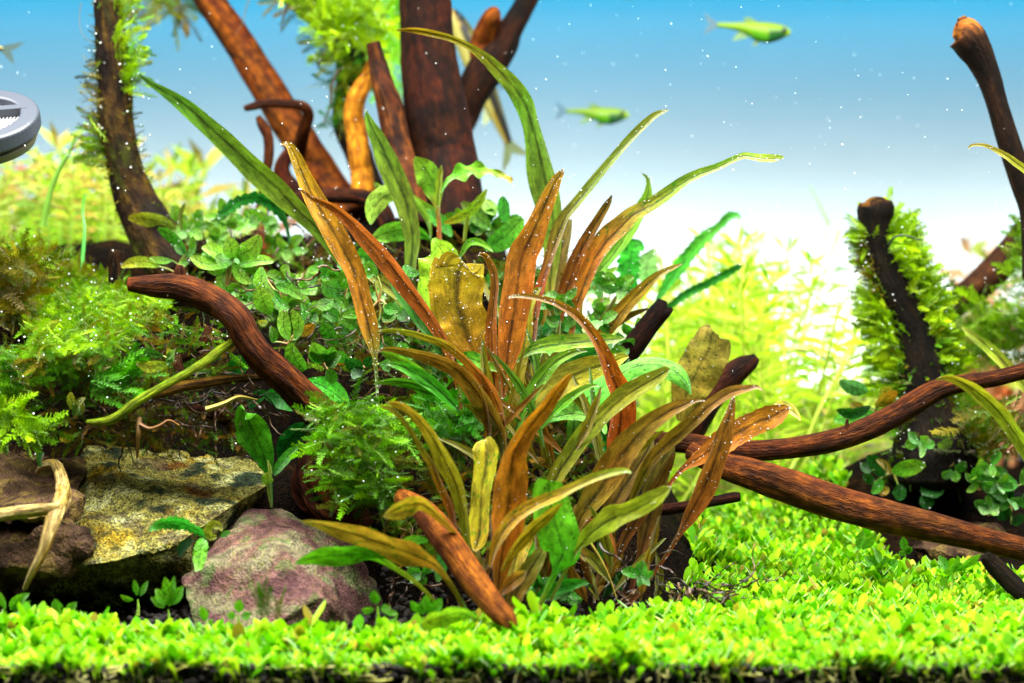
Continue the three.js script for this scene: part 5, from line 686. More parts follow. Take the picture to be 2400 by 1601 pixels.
mossThing('moss', 'blurred pale green moss column right behind the bright moss beard', at('A1', 340, 300, -0.22), scatter([[180, -60], [400, -60], [430, 200], [430, 600], [360, 620], [300, 380], [230, 300]], 150).map(([x, y]) => [at('A1', x, y, -0.22 + rr(-0.015, 0.015)), V3(rr(-1, 1), rr(-0.8, 0.8), rr(0, 0.6)), rr(0.014, 0.026), pick(['#9ad04a', '#b4dc6a', '#86c030'])]), 'moss tufts on the driftwood');
mossThing('moss', 'dark green moss below the bright beard beside the pale twig', at('A1', 60, 500, -0.14), [...scatter([[-60, 380], [170, 390], [180, 480], [60, 560], [40, 900], [-50, 900], [-90, 600]], 70).map(([x, y]) => [at('A1', x, y, -0.14 + rr(-0.01, 0.005)), V3(rr(-1, 1), rr(-1, 0.5), rr(0, 0.8)), rr(0.008, 0.016), pick(['#7a8a1e', '#3a7a1e', '#8a8a22', '#2f6a1e'])])], 'moss tufts on the driftwood');
mossThing('moss', 'faint brown moss hanging at the top edge over the slanting branch', at('A0', 1120, 60, -0.17), scatter([[990, -80], [1330, -80], [1350, 30], [1290, 110], [1200, 60], [1110, 130], [1050, 60]], 36).map(([x, y]) => [at('A0', x, y, -0.17), V3(rr(-1, 1), rr(-1.2, 0.3), rr(-0.3, 0.3)), rr(0.012, 0.024), pick(['#7a7a2a', '#8a6a2a', '#6a8a3a'])]), 'moss tufts on the driftwood', 0);
{
  const S = wood.post, side = (s, n, t0, t1, l0, l1, c, up = 0.25) => alongSpine(S, n, t0, t1, { side: s, l0, l1, colors: c, up, f0: -0.6, f1: 0.4 });
  mossThing('moss', 'thick bright feathery moss spreading out from the broken post', V3(...S[40].slice(0, 3)), [
    ...alongSpine(S, 420, 0.22, 0.98, { side: 0, l0: 0.002, l1: 0.005, colors: ['#4a5a1a', '#5a4a1c', '#6a5a1e', '#4f6a1c'] }), ...alongSpine(S, 420, 0.6, 0.99, { side: 0, l0: 0.004, l1: 0.009, colors: ['#5a7a1c', '#6a6a1c', '#5f8a1e', '#4a6a18'] }),
    ...alongSpine(S, 130, 0.22, 0.7, { side: 1, l0: 0.005, l1: 0.012, colors: PALEMOSS, up: 0, f0: 0.2, f1: 1.1 }), ...side(1, 420, 0.2, 0.52, 0.007, 0.016, PALEMOSS, 0.05), ...side(1, 170, 0.5, 0.74, 0.007, 0.015, PALEMOSS, 0.05), ...side(-1, 60, 0.2, 0.32, 0.004, 0.008, MOSSY, 0), ...alongSpine(S, 60, 0.2, 0.27, { side: 0, l0: 0.005, l1: 0.010, colors: PALEMOSS, up: 0 }), ...alongSpine(S, 60, 0.34, 0.4, { side: 1, l0: 0.006, l1: 0.012, colors: PALEMOSS, up: 0 }),
    ...side(-1, 340, 0.46, 0.78, 0.007, 0.016, PALEMOSS, 0.05), ...alongSpine(S, 120, 0.22, 0.75, { side: 0, l0: 0.003, l1: 0.008, colors: [...MOSSBROWN, ...MOSSY] }), ...side(1, 150, 0.72, 0.95, 0.006, 0.013, MOSSY), ...side(-1, 160, 0.22, 0.48, 0.003, 0.007, [...MOSSBROWN, '#a08a2a'], 0), ...alongSpine(S, 160, 0.24, 0.46, { side: -1, l0: 0.003, l1: 0.006, colors: [...MOSSBROWN, '#a08a2a'], f0: 0.2, f1: 1 })], 'moss tufts on the driftwood', 0.08);
}
mossThing('moss', 'bright moss bush cut off by the right picture edge behind the long branch', at('B2', 2330, 500, -0.08), [...scatter([[2180, 100], [2300, -20], [2480, 20], [2500, 900], [2330, 900], [2140, 700], [2120, 440], [2090, 330]], 380).map(([x, y]) => [at('B2', x + 150, y, -0.085 + rr(-0.02, 0.015)), V3(rr(-1.2, 0.4), rr(-0.3, 0.9), rr(0, 0.7)), rr(0.006, 0.014), pick(MOSSY)])], 'moss tufts on the driftwood', 0.15);
mossThing('moss', 'blurred moss and leaves low behind the long branch at the right edge', at('B2', 2100, 800, -0.1), [...scatter([[1850, 650], [2150, 600], [2400, 750], [2420, 1000], [2100, 1000], [1900, 950]], 130).map(([x, y]) => [at('B2', x, y, -0.11 + rr(-0.02, 0.01)), V3(rr(-1, 1), rr(-0.2, 1), rr(0, 0.6)), rr(0.012, 0.024), pick(MOSSY)])], 'moss tufts on the driftwood');
mossThing('moss', 'brownish moss on the dark foot of the mossy post below the long branch', at('B2', 2000, 1400, -0.04), scatter([[1850, 1250], [2050, 1230], [2300, 1400], [2280, 1560], [2000, 1600], [1860, 1500]], 120).map(([x, y]) => [at('B2', x, y, -0.045 + rr(-0.01, 0.01)), V3(rr(-1, 1), rr(-0.3, 0.8), rr(0.1, 1)), rr(0.008, 0.018), pick([...MOSSBROWN, '#5a7a1c', '#6a8a1e'])]), 'moss tufts on the driftwood');
mossThing('moss', 'feathery green moss cushion in front of the snaking branch foot', at('C1', 150, 60, 0.045), [
  ...scatter([[-180, -380], [60, -410], [330, -290], [440, -100], [330, 60], [370, 180], [330, 260], [280, 340], [60, 350], [-40, 260], [-80, 120], [-140, -100]], 560).map(([x, y]) => [at('C1', x, y, 0.045 + rr(-0.014, 0.012)), V3(rr(-1.3, 1.3), rr(-0.5, 0.5), rr(0.1, 1)), rr(0.006, 0.012), pick(['#6a9a1a', '#7aac1e', '#447012', '#94bc2a', '#5f8f1a', '#4a6a14', '#5a5a18'])]),
  ...scatter([[-60, -150], [200, -200], [320, -60], [300, 260], [60, 280]], 140).map(([x, y]) => [at('C1', x, y, 0.03), V3(rr(-1, 1), rr(-1, 1), rr(0, 1)), rr(0.008, 0.014), pick(['#4a3a14', '#3a4a12'])])], 'moss cushions on the ground', 0.12);
mossThing('moss', 'feathery moss right of the green cushion behind the yellow leaf', at('B1', 800, 1330, 0.02), scatter([[600, 1180], [780, 1180], [960, 1260], [1000, 1400], [860, 1500], [640, 1430]], 130).map(([x, y]) => [at('B1', x, y, 0.022 + rr(-0.01, 0.008)), V3(rr(-1, 1), rr(-0.4, 1), rr(0, 0.9)), rr(0.008, 0.016), pick(['#3a7a14', '#4f8a18', '#2f6a12', '#5f9a1c'])]), 'moss cushions on the ground', 0.08);
mossThing('moss', 'large soft moss bank sloping down at the left edge', at('B0', 450, 600, 0.0), [
  ...scatter([[-120, 80], [260, 120], [620, 330], [880, 390], [700, 520], [300, 560], [-120, 520]], 1100).map(([x, y]) => [at('B0', x, y, -0.06 + rr(-0.03, 0.015)), V3(rr(-0.8, 1), rr(-0.1, 1), rr(0.1, 1)), rr(0.004, 0.010), pick(['#8aac1e', '#a0b82c', '#7a981e', '#8a8222', '#7a701c'])]),
  ...scatter([[-100, 250], [250, 300], [450, 400], [880, 380], [960, 480], [1120, 490], [1100, 600], [900, 660], [820, 800], [560, 850], [250, 800], [200, 640], [-100, 560]], 2600).map(([x, y]) => { const k = clamp((y - 300) / 500); return [at('B0', x, y, lerp(-0.05, 0.03, k) + rr(-0.02, 0.014)), V3(rr(-0.6, 1.2), rr(-0.8, 0.5), rr(0.1, 1)), rr(0.004, 0.0095), pick(x < 230 && y < 640 ? [...MOSSBROWN, '#6a7a1a'] : ['#7aa01a', '#94b424', '#5f8416', '#a4c030', '#6a8c1a', '#7a7a1e'])]; }),
  ...scatter([[-100, 200], [200, 220], [330, 330], [260, 420], [150, 640], [-100, 680]], 240).map(([x, y]) => [at('B0', x, y, 0.0 + rr(-0.03, 0.01)), V3(rr(-1, 1), rr(-0.5, 0.9), rr(0, 1)), rr(0.008, 0.016), pick(MOSSBROWN)])], 'moss cushions on the ground', 0.06);
mossThing('moss', 'dark hanging moss strands below the left moss bank', at('B0', 500, 1000, 0.025), [
  ...scatter([[560, 700], [1300, 560], [1650, 800], [1500, 1000], [1000, 1100], [600, 1250], [380, 1150]], 420).map(([x, y]) => [at('B0', x, y, 0.022 + rr(-0.014, 0.006)), V3(rr(-1, 1), rr(-0.8, 0.6), rr(0, 1)), rr(0.004, 0.010), pick(['#5a8a1a', '#6a9a1e', '#7a6a22', '#6a4a1e', '#4f7a18', '#7a5a20'])]),
  ...scatter([[700, 1250], [1700, 1150], [1800, 1450], [600, 1480], [250, 1350]], 260).map(([x, y]) => [at('B0', x, y, 0.034 + rr(-0.014, 0.002)), V3(rr(-1, 1), rr(-1, 0.3), rr(0, 1)), rr(0.003, 0.009), pick(['#5a7a1a', '#7a6a22', '#6a4a1e', '#7a5420', '#5a4a1a'])]),
  ...scatter([[250, 800], [820, 800], [700, 960], [330, 950], [180, 1150], [230, 1300], [-50, 1200], [-50, 850]], 700).map(([x, y]) => [at('B0', x, y, 0.03 + rr(-0.018, 0.008)), V3(rr(-1, 1), rr(-1, 0.4), rr(0, 1)), rr(0.004, 0.011), pick(['#5a8a1a', '#6a9a1e', '#6a6a1c', '#7aa820', '#6a5a1e'])]),
  ...scatter([[640, 1000], [900, 1040], [920, 1080], [720, 1170], [590, 1130]], 40).map(([x, y]) => [at('B0', x, y, 0.04), V3(rr(0.2, 1), rr(-0.2, 0.6), rr(0, 0.4)), rr(0.009, 0.016), pick(['#4f8a1a', '#5f9a1e', '#3f7a16'])]),
  ...scatter([[-60, 1230], [120, 1250], [320, 1380], [280, 1420], [-60, 1380]], 60).map(([x, y]) => [at('B0', x, y, 0.045), V3(rr(-0.2, 1), rr(-0.6, 0.3), rr(0, 0.6)), rr(0.008, 0.015), pick(MOSSY)])], 'moss cushions on the ground', 0.12);
mossThing('moss', 'low brown and green moss film over the slope between the small leaves', at('B0', 1800, 600, -0.02), [
  ...scatter([[1000, 400], [1300, 150], [2349, 150], [2800, 300], [3200, 900], [2500, 1100], [1900, 800], [1500, 650]], 900).map(([x, y]) => { const k = clamp((y - 100) / 900), z = lerp(-0.08, 0.01, k) + rr(-0.01, 0.004); return [at('B0', x, y, z), V3(rr(-1, 1), rr(-0.2, 1), rr(0, 1)), rr(0.004, 0.009), pick(['#6a5a1e', '#5a4a1a', '#5a7a1c', '#4f6a18', '#6a8a20', '#7a5a20'])]; }),
  ...scatter([[2300, 150], [3900, 50], [4200, 500], [3900, 1200], [2700, 1000]], 500).map(([x, y]) => [at('B0', x, y, -0.06 + (y / 1200) * 0.06 + rr(-0.01, 0.004)), V3(rr(-1, 1), rr(-0.2, 1), rr(0, 1)), rr(0.004, 0.009), pick(['#5a4e1e', '#6a4e1e', '#4f6a1c', '#4a5a18', '#6a4a1e'])])], 'moss cushions on the ground', 0.15);
mossThing('moss', 'dark moss and litter film on the steep shaded front of the mound', at('B1', 800, 1400, 0.02), [
  ...scatter([[300, 1150], [1300, 1050], [1800, 1150], [1900, 1700], [1400, 2300], [300, 2300], [250, 1700]], 1300).map(([x, y]) => { const p0 = at('B1', x, y, 0), z = clamp(lerp(0.0, 0.05, (y - 1100) / 900), -0.02, 0.055) + rr(-0.012, 0.004), p = at('B1', x, y, z); return [p, V3(rr(-1, 1), rr(-0.6, 0.8), rr(0, 1)), rr(0.004, 0.009), pick(['#6a4e22', '#5a4a1e', '#4f6a1c', '#5f7a20', '#7a5a26', '#4a5a1a'])]; }),
  ...scatter([[-2200, 900], [-900, 850], [-500, 1500], [-1500, 1560], [-2300, 1500]], 500).map(([x, y]) => [at('B1', x, y, 0.028 + rr(-0.012, 0.006)), V3(rr(-1, 1), rr(-1, 0.5), rr(0, 1)), rr(0.003, 0.008), pick(['#6a4e22', '#5a4a1e', '#5a7a1e', '#4f6a1a', '#7a5a26'])])], 'moss cushions on the ground', 0.03);
mossThing('moss', 'thin green moss strands growing up the front of the purple rock', at('C0', 1860, 1150, 0.1), scatter([[1720, 960], [1760, 960], [1860, 1130], [1950, 1030], [1960, 1060], [1880, 1220], [1820, 1180]], 16).map(([x, y]) => [at('C0', x, y, 0.1), V3(rr(-0.4, 0.5), 1, rr(0, 0.4)), rr(0.006, 0.010), pick(['#5a7a2a', '#4f8a2a', '#6a6a2a'])]), 'moss tufts on the driftwood', 0);

// roots, runners and threads tangled over the dark slope
function tangle(name, label, category, foot, list, kind) { const gs = list.map(([pts, r, c]) => tubeGeo(pts, r, c, 5)); const m = mergeGeometries(gs); const o = mesh(name, m, MAT.stalk); return tag(o, label, category, null, kind); }
function wander(crop, x, y, z, n, step, ang, droop = 0) { const pts = []; let a = ang; for (let i = 0; i < n; i++) { pts.push(at(crop, x, y, z + rr(-0.003, 0.003))); a += rr(-0.55, 0.55); x += Math.cos(a) * step; y += Math.sin(a) * step + droop; } return pts; }
const rootsList = [];
for (const [crop, poly, z, n] of [['B0', [[560, 780], [1500, 620], [1700, 900], [1750, 1350], [1300, 1450], [500, 1450], [300, 1250]], 0.028, 130], ['B0', [[950, 1150], [1800, 1080], [1900, 1250], [1500, 1450], [950, 1350]], 0.034, 60], ['B0', [[1250, 480], [2200, 250], [2349, 900], [1900, 700]], -0.005, 50], ['B1', [[-100, 300], [900, 500], [1000, 1250], [100, 1200]], 0.002, 60], ['C1', [[300, 600], [2200, 600], [2200, 1020], [400, 1020]], 0.06, 60], ['C2', [[-100, 880], [560, 850], [500, 980], [-100, 1020]], 0.06, 60], ['A0', [[1200, 1480], [2349, 1500], [2349, 1800], [1200, 1800]], -0.075, 60]])
  for (const [x, y] of scatter(poly, n)) rootsList.push([wander(crop, x, y, z + rr(-0.01, 0.004), 5 + Math.floor(rnd() * 5), rr(18, 46), rr(-0.7, 3.8), 3), rr(0.00015, 0.0006), pick([['#3a200e', '#4a2a10'], ['#4a3010', '#5a3c14'], ['#20120a', '#2c180c'], ['#4a3010', '#6a4a1a'], ['#160d07', '#20140a'], ['#2a170c', '#3a200f']])]);
tangle('root_tangle', 'tangle of thin brown roots over the dark slope and between the stalks', 'roots', null, rootsList, 'stuff');
tangle('root_thread', 'long thin brown root hanging down before the speckled slab', 'root', null, [[[at('B0', 960, 1310, 0.04), at('B0', 955, 1400, 0.044), at('B0', 950, 1480, 0.042), at('B0', 945, 1580, 0.03)], 0.0009, ['#6a4a18', '#7a5a1a']], [[at('B0', 960, 1350, 0.044), at('B0', 1030, 1380, 0.044), at('B0', 1100, 1360, 0.044), at('B0', 1160, 1325, 0.043), at('B0', 1235, 1360, 0.042)], 0.0007, ['#7a5020', '#8a5a22']]]);
tangle('root_thread', 'yellowish root pointing up right below the flat root', 'root', null, [[[at('B0', 1420, 1250, 0.042), at('B0', 1540, 1210, 0.042), at('B0', 1640, 1165, 0.04), at('B0', 1770, 1185, 0.036)], 0.001, ['#9a8a2a', '#7a6a22']]]);
tangle('root_thread', 'yellow thread crossing the dark gap by the broken twig', 'root', null, [[[at('C1', 1715, 605, 0.06), at('C1', 1770, 690, 0.06), at('C1', 1840, 830, 0.06), at('C1', 1895, 990, 0.06)], 0.0005, ['#9a8a2a', '#8a7a22']]]);
tangle('root_thread', 'thin dark fibre loops hanging beside the mossy branch at the top left', 'fibre', null, [[[at('A0', 560, 20, -0.06), at('A0', 548, 130, -0.06), at('A0', 570, 240, -0.06), at('A0', 640, 300, -0.06)], 0.00018, ['#5a4a2a', '#5a4a2a']], [[at('A0', 1720, -10, -0.14), at('A0', 1690, 70, -0.14), at('A0', 1670, 160, -0.14), at('A0', 1620, 240, -0.14)], 0.0003, ['#5a4a2a', '#5a4a2a']]]);
tangle('root_thread', 'dark dangling fibres hanging from the mossy branch left of the trunk', 'fibre', null, [[[at('A0', 1985, 20, -0.13), at('A0', 1960, 90, -0.13), at('A0', 1940, 180, -0.13), at('A0', 1935, 230, -0.13)], 0.0006, ['#2a2416', '#2a2416']], [[at('A0', 2340, 470, -0.12), at('A0', 2280, 600, -0.12), at('A0', 2275, 720, -0.12), at('A0', 2225, 860, -0.12)], 0.0007, ['#3a3016', '#2a2416']]]);
tangle('root_thread', 'small dark root hairs under the fork of the leaning branch', 'fibre', null, [0, 1, 2, 3, 4].map((i) => [[at('A1', 1090 + i * 22, 500, -0.14), at('A1', 1085 + i * 20, 560, -0.14), at('A1', 1095 + i * 14, 625 - i * 6, -0.14)], 0.0004, ['#2a1a12', '#1a1210']]));
tangle('root_thread', 'black wire-like thread arching from the mossy post', 'fibre', null, [[[at('B2', 1420, 120, -0.04), at('B2', 1450, 70, -0.038), at('B2', 1520, 52, -0.036), at('B2', 1635, 85, -0.036)], 0.00045, ['#14201a', '#14201a']]]);

// ---------------------------------------------------------------- the carpet
function spoonGeo() {
  const rows = [[0, 0.028, 0], [0.22, 0.03, 0.01], [0.42, 0.05, 0.03], [0.56, 0.105, 0.05], [0.7, 0.148, 0.09], [0.84, 0.145, 0.15], [0.94, 0.095, 0.2], [1, 0.02, 0.23]], pos = [], idx = [], col = [], g = new THREE.BufferGeometry();
  rows.forEach(([y, w, z], i) => { for (const u of [-1, 0, 1]) { pos.push(u * w, y, z + (u ? 0.05 * w / 0.19 : 0)); col.push(u ? 1 : 0.94, 1, 0.9); } if (i) for (let j = 0; j < 2; j++) { const a = (i - 1) * 3 + j; idx.push(a, a + 3, a + 1, a + 1, a + 3, a + 4); } });
  g.setAttribute('position', new THREE.Float32BufferAttribute(pos, 3)); g.setAttribute('color', new THREE.Float32BufferAttribute(col, 3)); g.setIndex(idx); g.computeVertexNormals(); return g;
}
MAT.carpet = new THREE.MeshPhysicalMaterial({ vertexColors: true, roughness: 0.9, transmission: 0.38, thickness: 0, side: THREE.DoubleSide, ior: 1.18 });
{
  const spoon = spoonGeo(), list = [], sx = (x, z) => 1200 + x / (PX * (DIST - z) / DIST);
  const zMax = [[-200, 0.088], [150, 0.09], [420, 0.094], [470, 0.1], [860, 0.103], [930, 0.093], [1200, 0.088], [1480, 0.078], [1560, 0.066], [1620, 0.02], [1660, -0.14], [1900, -0.15], [2000, -0.06], [2120, 0.0], [2650, 0.005]];
  const limit = (s) => { for (let i = 1; i < zMax.length; i++) if (s < zMax[i][0]) return lerp(zMax[i - 1][1], zMax[i][1], (s - zMax[i - 1][0]) / (zMax[i][0] - zMax[i - 1][0])); return 0; };
  while (list.length < 42000) {
    const z = lerp(0.129, -0.16, Math.pow(rnd(), 1.25)), x = rr(-0.2, 0.2) * (DIST - z) / DIST * 1.08, s = sx(x, z);
    if (z < limit(s) + 0.004 * noise(x * 90, z * 90)) continue;
    const bare = Math.exp(-(((s - 1640) / 110) ** 2) - (((z - 0.045) / 0.02) ** 2)) + 0.8 * Math.exp(-(((s - 1230) / 60) ** 2) - (((z - 0.11) / 0.012) ** 2));
    if (rnd() < bare * 0.95 || fbm(x * 90, z * 90, 9.1) < -0.14) continue;
    const edge = sstep(0.02, 0.0, z - limit(s)) * 0.5;
    for (let k = 0; k < 2; k++) list.push([x + rr(-0.001, 0.001), ground(x, z) - 0.0005, z + rr(-0.001, 0.001), edge]);
  }
  for (let i = 0; i < 700; i++) { const x = rr(-0.17, 0.17), d = rnd(); if (noise(x * 70, 4.4) > -0.25) list.push([x, base(0.13) - 0.003 * d * d + 0.0005, 0.1305 + rr(0, 0.0015), 0]); }   // leaves pressed against the front glass
  const im = new THREE.InstancedMesh(spoon, MAT.carpet, list.length), c = new THREE.Color();
  list.forEach(([x, y, z, edge], i) => {
    const h = rr(0.0036, 0.0074) * (rnd() < 0.1 ? rr(1.1, 1.4) : 1) * (1 + edge * rr(0, 1) + 0.6 * noise(x * 60, z * 60, 3.1)), tilt = Math.pow(rnd(), 1.25) * 0.6;
    dummy.position.set(x, y + rr(0, 0.0012), z); dummy.rotation.set(0, rnd() * 6.283, 0); dummy.rotateX(tilt); dummy.scale.set(h * rr(0.82, 1.15), h, h); dummy.updateMatrix(); im.setMatrixAt(i, dummy.matrix);
    c.set(pick(['#8cd00c', '#9cda12', '#74c00a', '#b0e01c', '#5cae08', '#90d20e', '#bade24'])).multiplyScalar(rr(0.55, 1.1)); if (rnd() < 0.05) c.set(pick(['#b0a02a', '#8a7a22', '#c8c04a'])); im.setColorAt(i, c);
  });
  im.name = 'ground_cover'; im.castShadow = im.receiveShadow = true; scene.add(tag(im, 'bright green carpet of small spoon-shaped leaves covering the foreground', 'ground cover', null, 'stuff'));
  // pale runners and roots at the front glass
  const runners = [];
  for (let i = 0; i < 60; i++) { const x = rr(-0.17, 0.17), y = base(0.13) + rr(-0.002, 0.0035), n = 4, pts = [], d = rr(0.006, 0.02) * (rnd() < 0.5 ? -1 : 1); for (let k = 0; k <= n; k++) pts.push(V3(x + d * k / n, y + rr(-0.0006, 0.001), 0.1315 + rr(-0.0012, 0.0006))); runners.push([pts, rr(0.00022, 0.00048), ['#a0a032', '#a8a848']]); }
  for (let i = 0; i < 60; i++) { const x = rr(-0.17, 0.17), y = base(0.13) + rr(0, 0.003), l = rr(0.002, 0.0065), pts = []; for (let k = 0; k <= 3; k++) pts.push(V3(x + rr(-0.0008, 0.0008) + k * rr(-0.0005, 0.0005), y - l * k / 3, 0.1325 + rr(-0.0005, 0.0005))); runners.push([pts, rr(0.00012, 0.0003), ['#b0b060', '#a09868']]); }
  tangle('pale_runners', 'pale yellow runners and rootlets of the carpet against the front glass', 'runners', null, runners, 'stuff');
}
// single tall sprigs that stand out of the carpet
{
  const leafTint = [['#86c82a', '#6fb824', '#5aa820'], ['#6fbc24', '#5aac20', '#4a9a1c']];
  const sprig = (label, crop, foot, z, leaves) => { const g = plant('carpet_sprig', label, 'water plant', at(crop, foot[0], foot[1], z), leaves.map(([x, y, w, k = 0]) => { const f = foot; return oval(crop, f[0] + (x - f[0]) * 0.25, f[1] + (y - f[1]) * 0.3, x, y, w, { zTip: z + 0.002, zFoot: z, colors: leafTint[k], blunt: 0.9, mat: MAT.broad, curve: rr(-0.08, 0.08), pearl: 0, roll: rr(-0.5, 0.5) }); }), 'taller sprigs at the edge of the carpet'); mesh('stem', tubeGeo([at(crop, foot[0], foot[1] + 90, z), at(crop, foot[0] + 4, foot[1] + 40, z), at(crop, foot[0], foot[1] - 20, z)], 0.0006, ['#8aa83a', '#7ab02e'], 5), MAT.stalk, g); };
  sprig('sprig of two leaves standing before the dark underside of the slab', 'C0', [950, 1010], 0.075, [[925, 855, 24, 1], [1020, 865, 22, 1], [830, 960, 22]]);
  sprig('tall leafy sprig left of the purple rock, with five upright spoon leaves', 'C0', [1160, 1080], 0.085, [[1135, 840, 40], [1070, 920, 38], [1180, 930, 36], [1262, 900, 40, 1], [1200, 830, 24, 1], [1040, 980, 28]]);
  sprig('sprig at the left edge with a tall narrow leaf', 'C0', [50, 1110], 0.085, [[0, 940, 26], [160, 955, 36], [205, 950, 34, 1], [210, 1000, 30, 1], [30, 1060, 14]]);
  sprig('sprig with a leaning spoon leaf under the dark slab', 'C0', [420, 1140], 0.085, [[530, 1010, 34, 1], [380, 990, 38, 1], [400, 1040, 36], [600, 1080, 28]]);
  sprig('single upright spoon leaf before the purple rock', 'C0', [1420, 1190], 0.1, [[1385, 1035, 32], [1470, 1130, 20]]);
  sprig('upright spoon leaf on the crest of the carpet before the purple rock', 'C0', [1640, 1120], 0.1, [[1655, 990, 36], [1560, 1100, 30], [1730, 1090, 30]]);
  sprig('dark green spoon leaf right of the rock moss strands', 'C0', [1910, 1310], 0.108, [[1918, 1190, 34, 1], [2070, 1150, 46]]);
  sprig('sprig with a round-headed leaf left of the front stick', 'C1', [250, 1060], 0.1, [[225, 930, 38, 1], [340, 1040, 30], [140, 1060, 30], [390, 1090, 22]]);
  sprig('pair of dark spoon leaves by the front stick', 'C1', [560, 1130], 0.1, [[585, 960, 36, 1], [550, 1010, 34, 1], [690, 985, 42, 1], [480, 1000, 30, 1]]);
  sprig('tall forked sprig under the thick branch at the right', 'C2', [1200, 700], -0.01, [[1240, 520, 32], [1330, 530, 36]]);
  sprig('upright leafy sprig before the small rock at the right', 'C2', [1530, 700], -0.01, [[1515, 560, 30, 1], [1575, 630, 22, 1], [1490, 660, 22, 1], [1545, 620, 24]]);
  sprig('sprig with broad spoon leaves below the small rock', 'C2', [1380, 800], 0.01, [[1320, 640, 26], [1390, 690, 34], [1250, 700, 40, 1], [1480, 720, 34, 1], [1410, 770, 28]]);
  sprig('leafy sprig crowning the carpet at the lower right', 'C2', [1850, 830], 0.05, [[1760, 690, 36, 1], [1820, 770, 36], [1920, 740, 40, 1], [2050, 680, 30], [1890, 690, 20]]);
  sprig('tall spoon-leaved sprig at the far edge of the carpet', 'C2', [370, 480], -0.1, [[385, 365, 34], [270, 400, 30, 1], [480, 420, 30], [320, 420, 24]]);
}

// ---------------------------------------------------------------- stem plants behind: slender stems with whorls of leaves, out of focus
MAT.stemLeaf = new THREE.MeshPhysicalMaterial({ ior: 1.15, vertexColors: true, roughness: 0.92, transmission: 0.4, thickness: 0, side: THREE.DoubleSide });
function stemPlantGeo(h, o) {                                 // local to its foot
  const pos = [], col = [], c = new THREE.Color(), stems = [];
  const blade = (p, d, l, w, hex) => { const s = new THREE.Vector3().crossVectors(d, V3(0, 0, 1)).normalize().multiplyScalar(w), m = p.clone().addScaledVector(d, l * 0.45), e = p.clone().addScaledVector(d, l); e.y -= l * 0.15; c.set(hex).multiplyScalar(rr(0.75, 1.15)); const tri = (a, b, q) => { pos.push(...a.toArray(), ...b.toArray(), ...q.toArray()); for (let i = 0; i < 3; i++) col.push(c.r, c.g, c.b); }; const m1 = m.clone().add(s), m2 = m.clone().sub(s); tri(p, m1, m2); tri(m1, e, m2); };
  const n = o.stems ?? 1;
  for (let k = 0; k < n; k++) {
    const a = rnd() * 6.28, lean = rr(0, o.lean), hh = h * rr(0.65, 1), pts = []; let x = rr(-0.004, 0.004), z = rr(-0.004, 0.004), dx = Math.cos(a) * lean, dz = Math.sin(a) * lean * 0.5;
    for (let i = 0; i <= 8; i++) { pts.push(V3(x, hh * i / 8, z)); x += dx * hh / 8 + rr(-0.0012, 0.0012); z += dz * hh / 8; dx *= o.curl ?? 1; }
    stems.push([pts, 0.0009, o.stemColor]);
    const curve = new THREE.CatmullRomCurve3(pts), gap = o.gap;
    for (let s = gap; s < hh; s += gap) { const p = curve.getPointAt(Math.min(1, s / hh)), m = o.whorl; for (let i = 0; i < m; i++) { const f = i / m * 6.283 + s * 90, up = rr(0.2, 0.7) + (s / hh > 0.9 ? 0.7 : 0); blade(p, V3(Math.cos(f), up, Math.sin(f)).normalize(), o.l * rr(0.7, 1.2) * (1 - 0.4 * (s / hh) ** 4), o.w, pick(o.colors)); } }
  }
  const g = new THREE.BufferGeometry(); g.setAttribute('position', new THREE.Float32BufferAttribute(pos, 3)); g.setAttribute('color', new THREE.Float32BufferAttribute(col, 3)); g.computeVertexNormals();
  return [g, mergeGeometries(stems.map(([p, r, cc]) => tubeGeo(p, r, cc, 5)))];
}
function stemKind(label, group, opts, variants, spots) {
  const protos = [];
  spots.forEach(([x, y, z, h], i) => {
    const p = V3(x, y, z), v = i % variants;
    if (i < variants) {
      const g = thing('stem_plant', label, 'stem plant', V3(0, 0, 0), group), [leaves, stem] = stemPlantGeo(opts.h, opts);
      mesh('stem', stem, MAT.stalk, g); tag(mesh('foliage', leaves, MAT.stemLeaf, g), null, null, null, 'stuff'); protos.push(g);
      g.position.copy(p); g.scale.setScalar(h / opts.h);
    } else { const g = protos[v].clone(); g.name = numbered('stem_plant'); g.position.copy(p); g.rotation.y = rnd() * 6.28; g.scale.setScalar(h / opts.h); scene.add(g); }
  });
}
const spot = (sx0, sx1, z0, z1, n, topFn) => { const a = []; for (let i = 0; i < n; i++) { const s = rr(sx0, sx1), z = rr(z0, z1), k = PX * (DIST - z) / DIST, x = (s - 1200) * k, y = ground(x, z) - 0.004, top = EYE_Y + (800.5 - topFn(s) + rr(-40, 60)) * k; a.push([x, y, z, Math.max(0.02, top - y)]); } return a; };
stemKind('yellow-green fine-leaved stem in the blurred thicket at the far left', 'stem plants in the left background', { h: 0.06, lean: 0.5, gap: 0.0055, whorl: 4, l: 0.015, w: 0.0009, stems: 3, colors: ['#b8dc3a', '#a2d02e', '#d0e86a', '#d8c05a'], stemColor: ['#8a9a2a', '#a8b83a'] }, 4, spot(-60, 470, -0.13, -0.3, 30, (s) => 385 + 60 * Math.sin(s * 0.02)));
stemKind('leafy light green stem behind the mossy branch at the left', 'leafy stems in the left background', { h: 0.06, lean: 0.4, gap: 0.0085, whorl: 3, l: 0.015, w: 0.0017, stems: 2, colors: ['#a8d860', '#8ac83a', '#c8e08a', '#d89a7a'], stemColor: ['#9aa83a', '#a8b83a'] }, 4, [...spot(-60, 300, -0.2, -0.34, 15, () => 390), ...spot(300, 640, -0.26, -0.38, 12, (s) => 440)]);
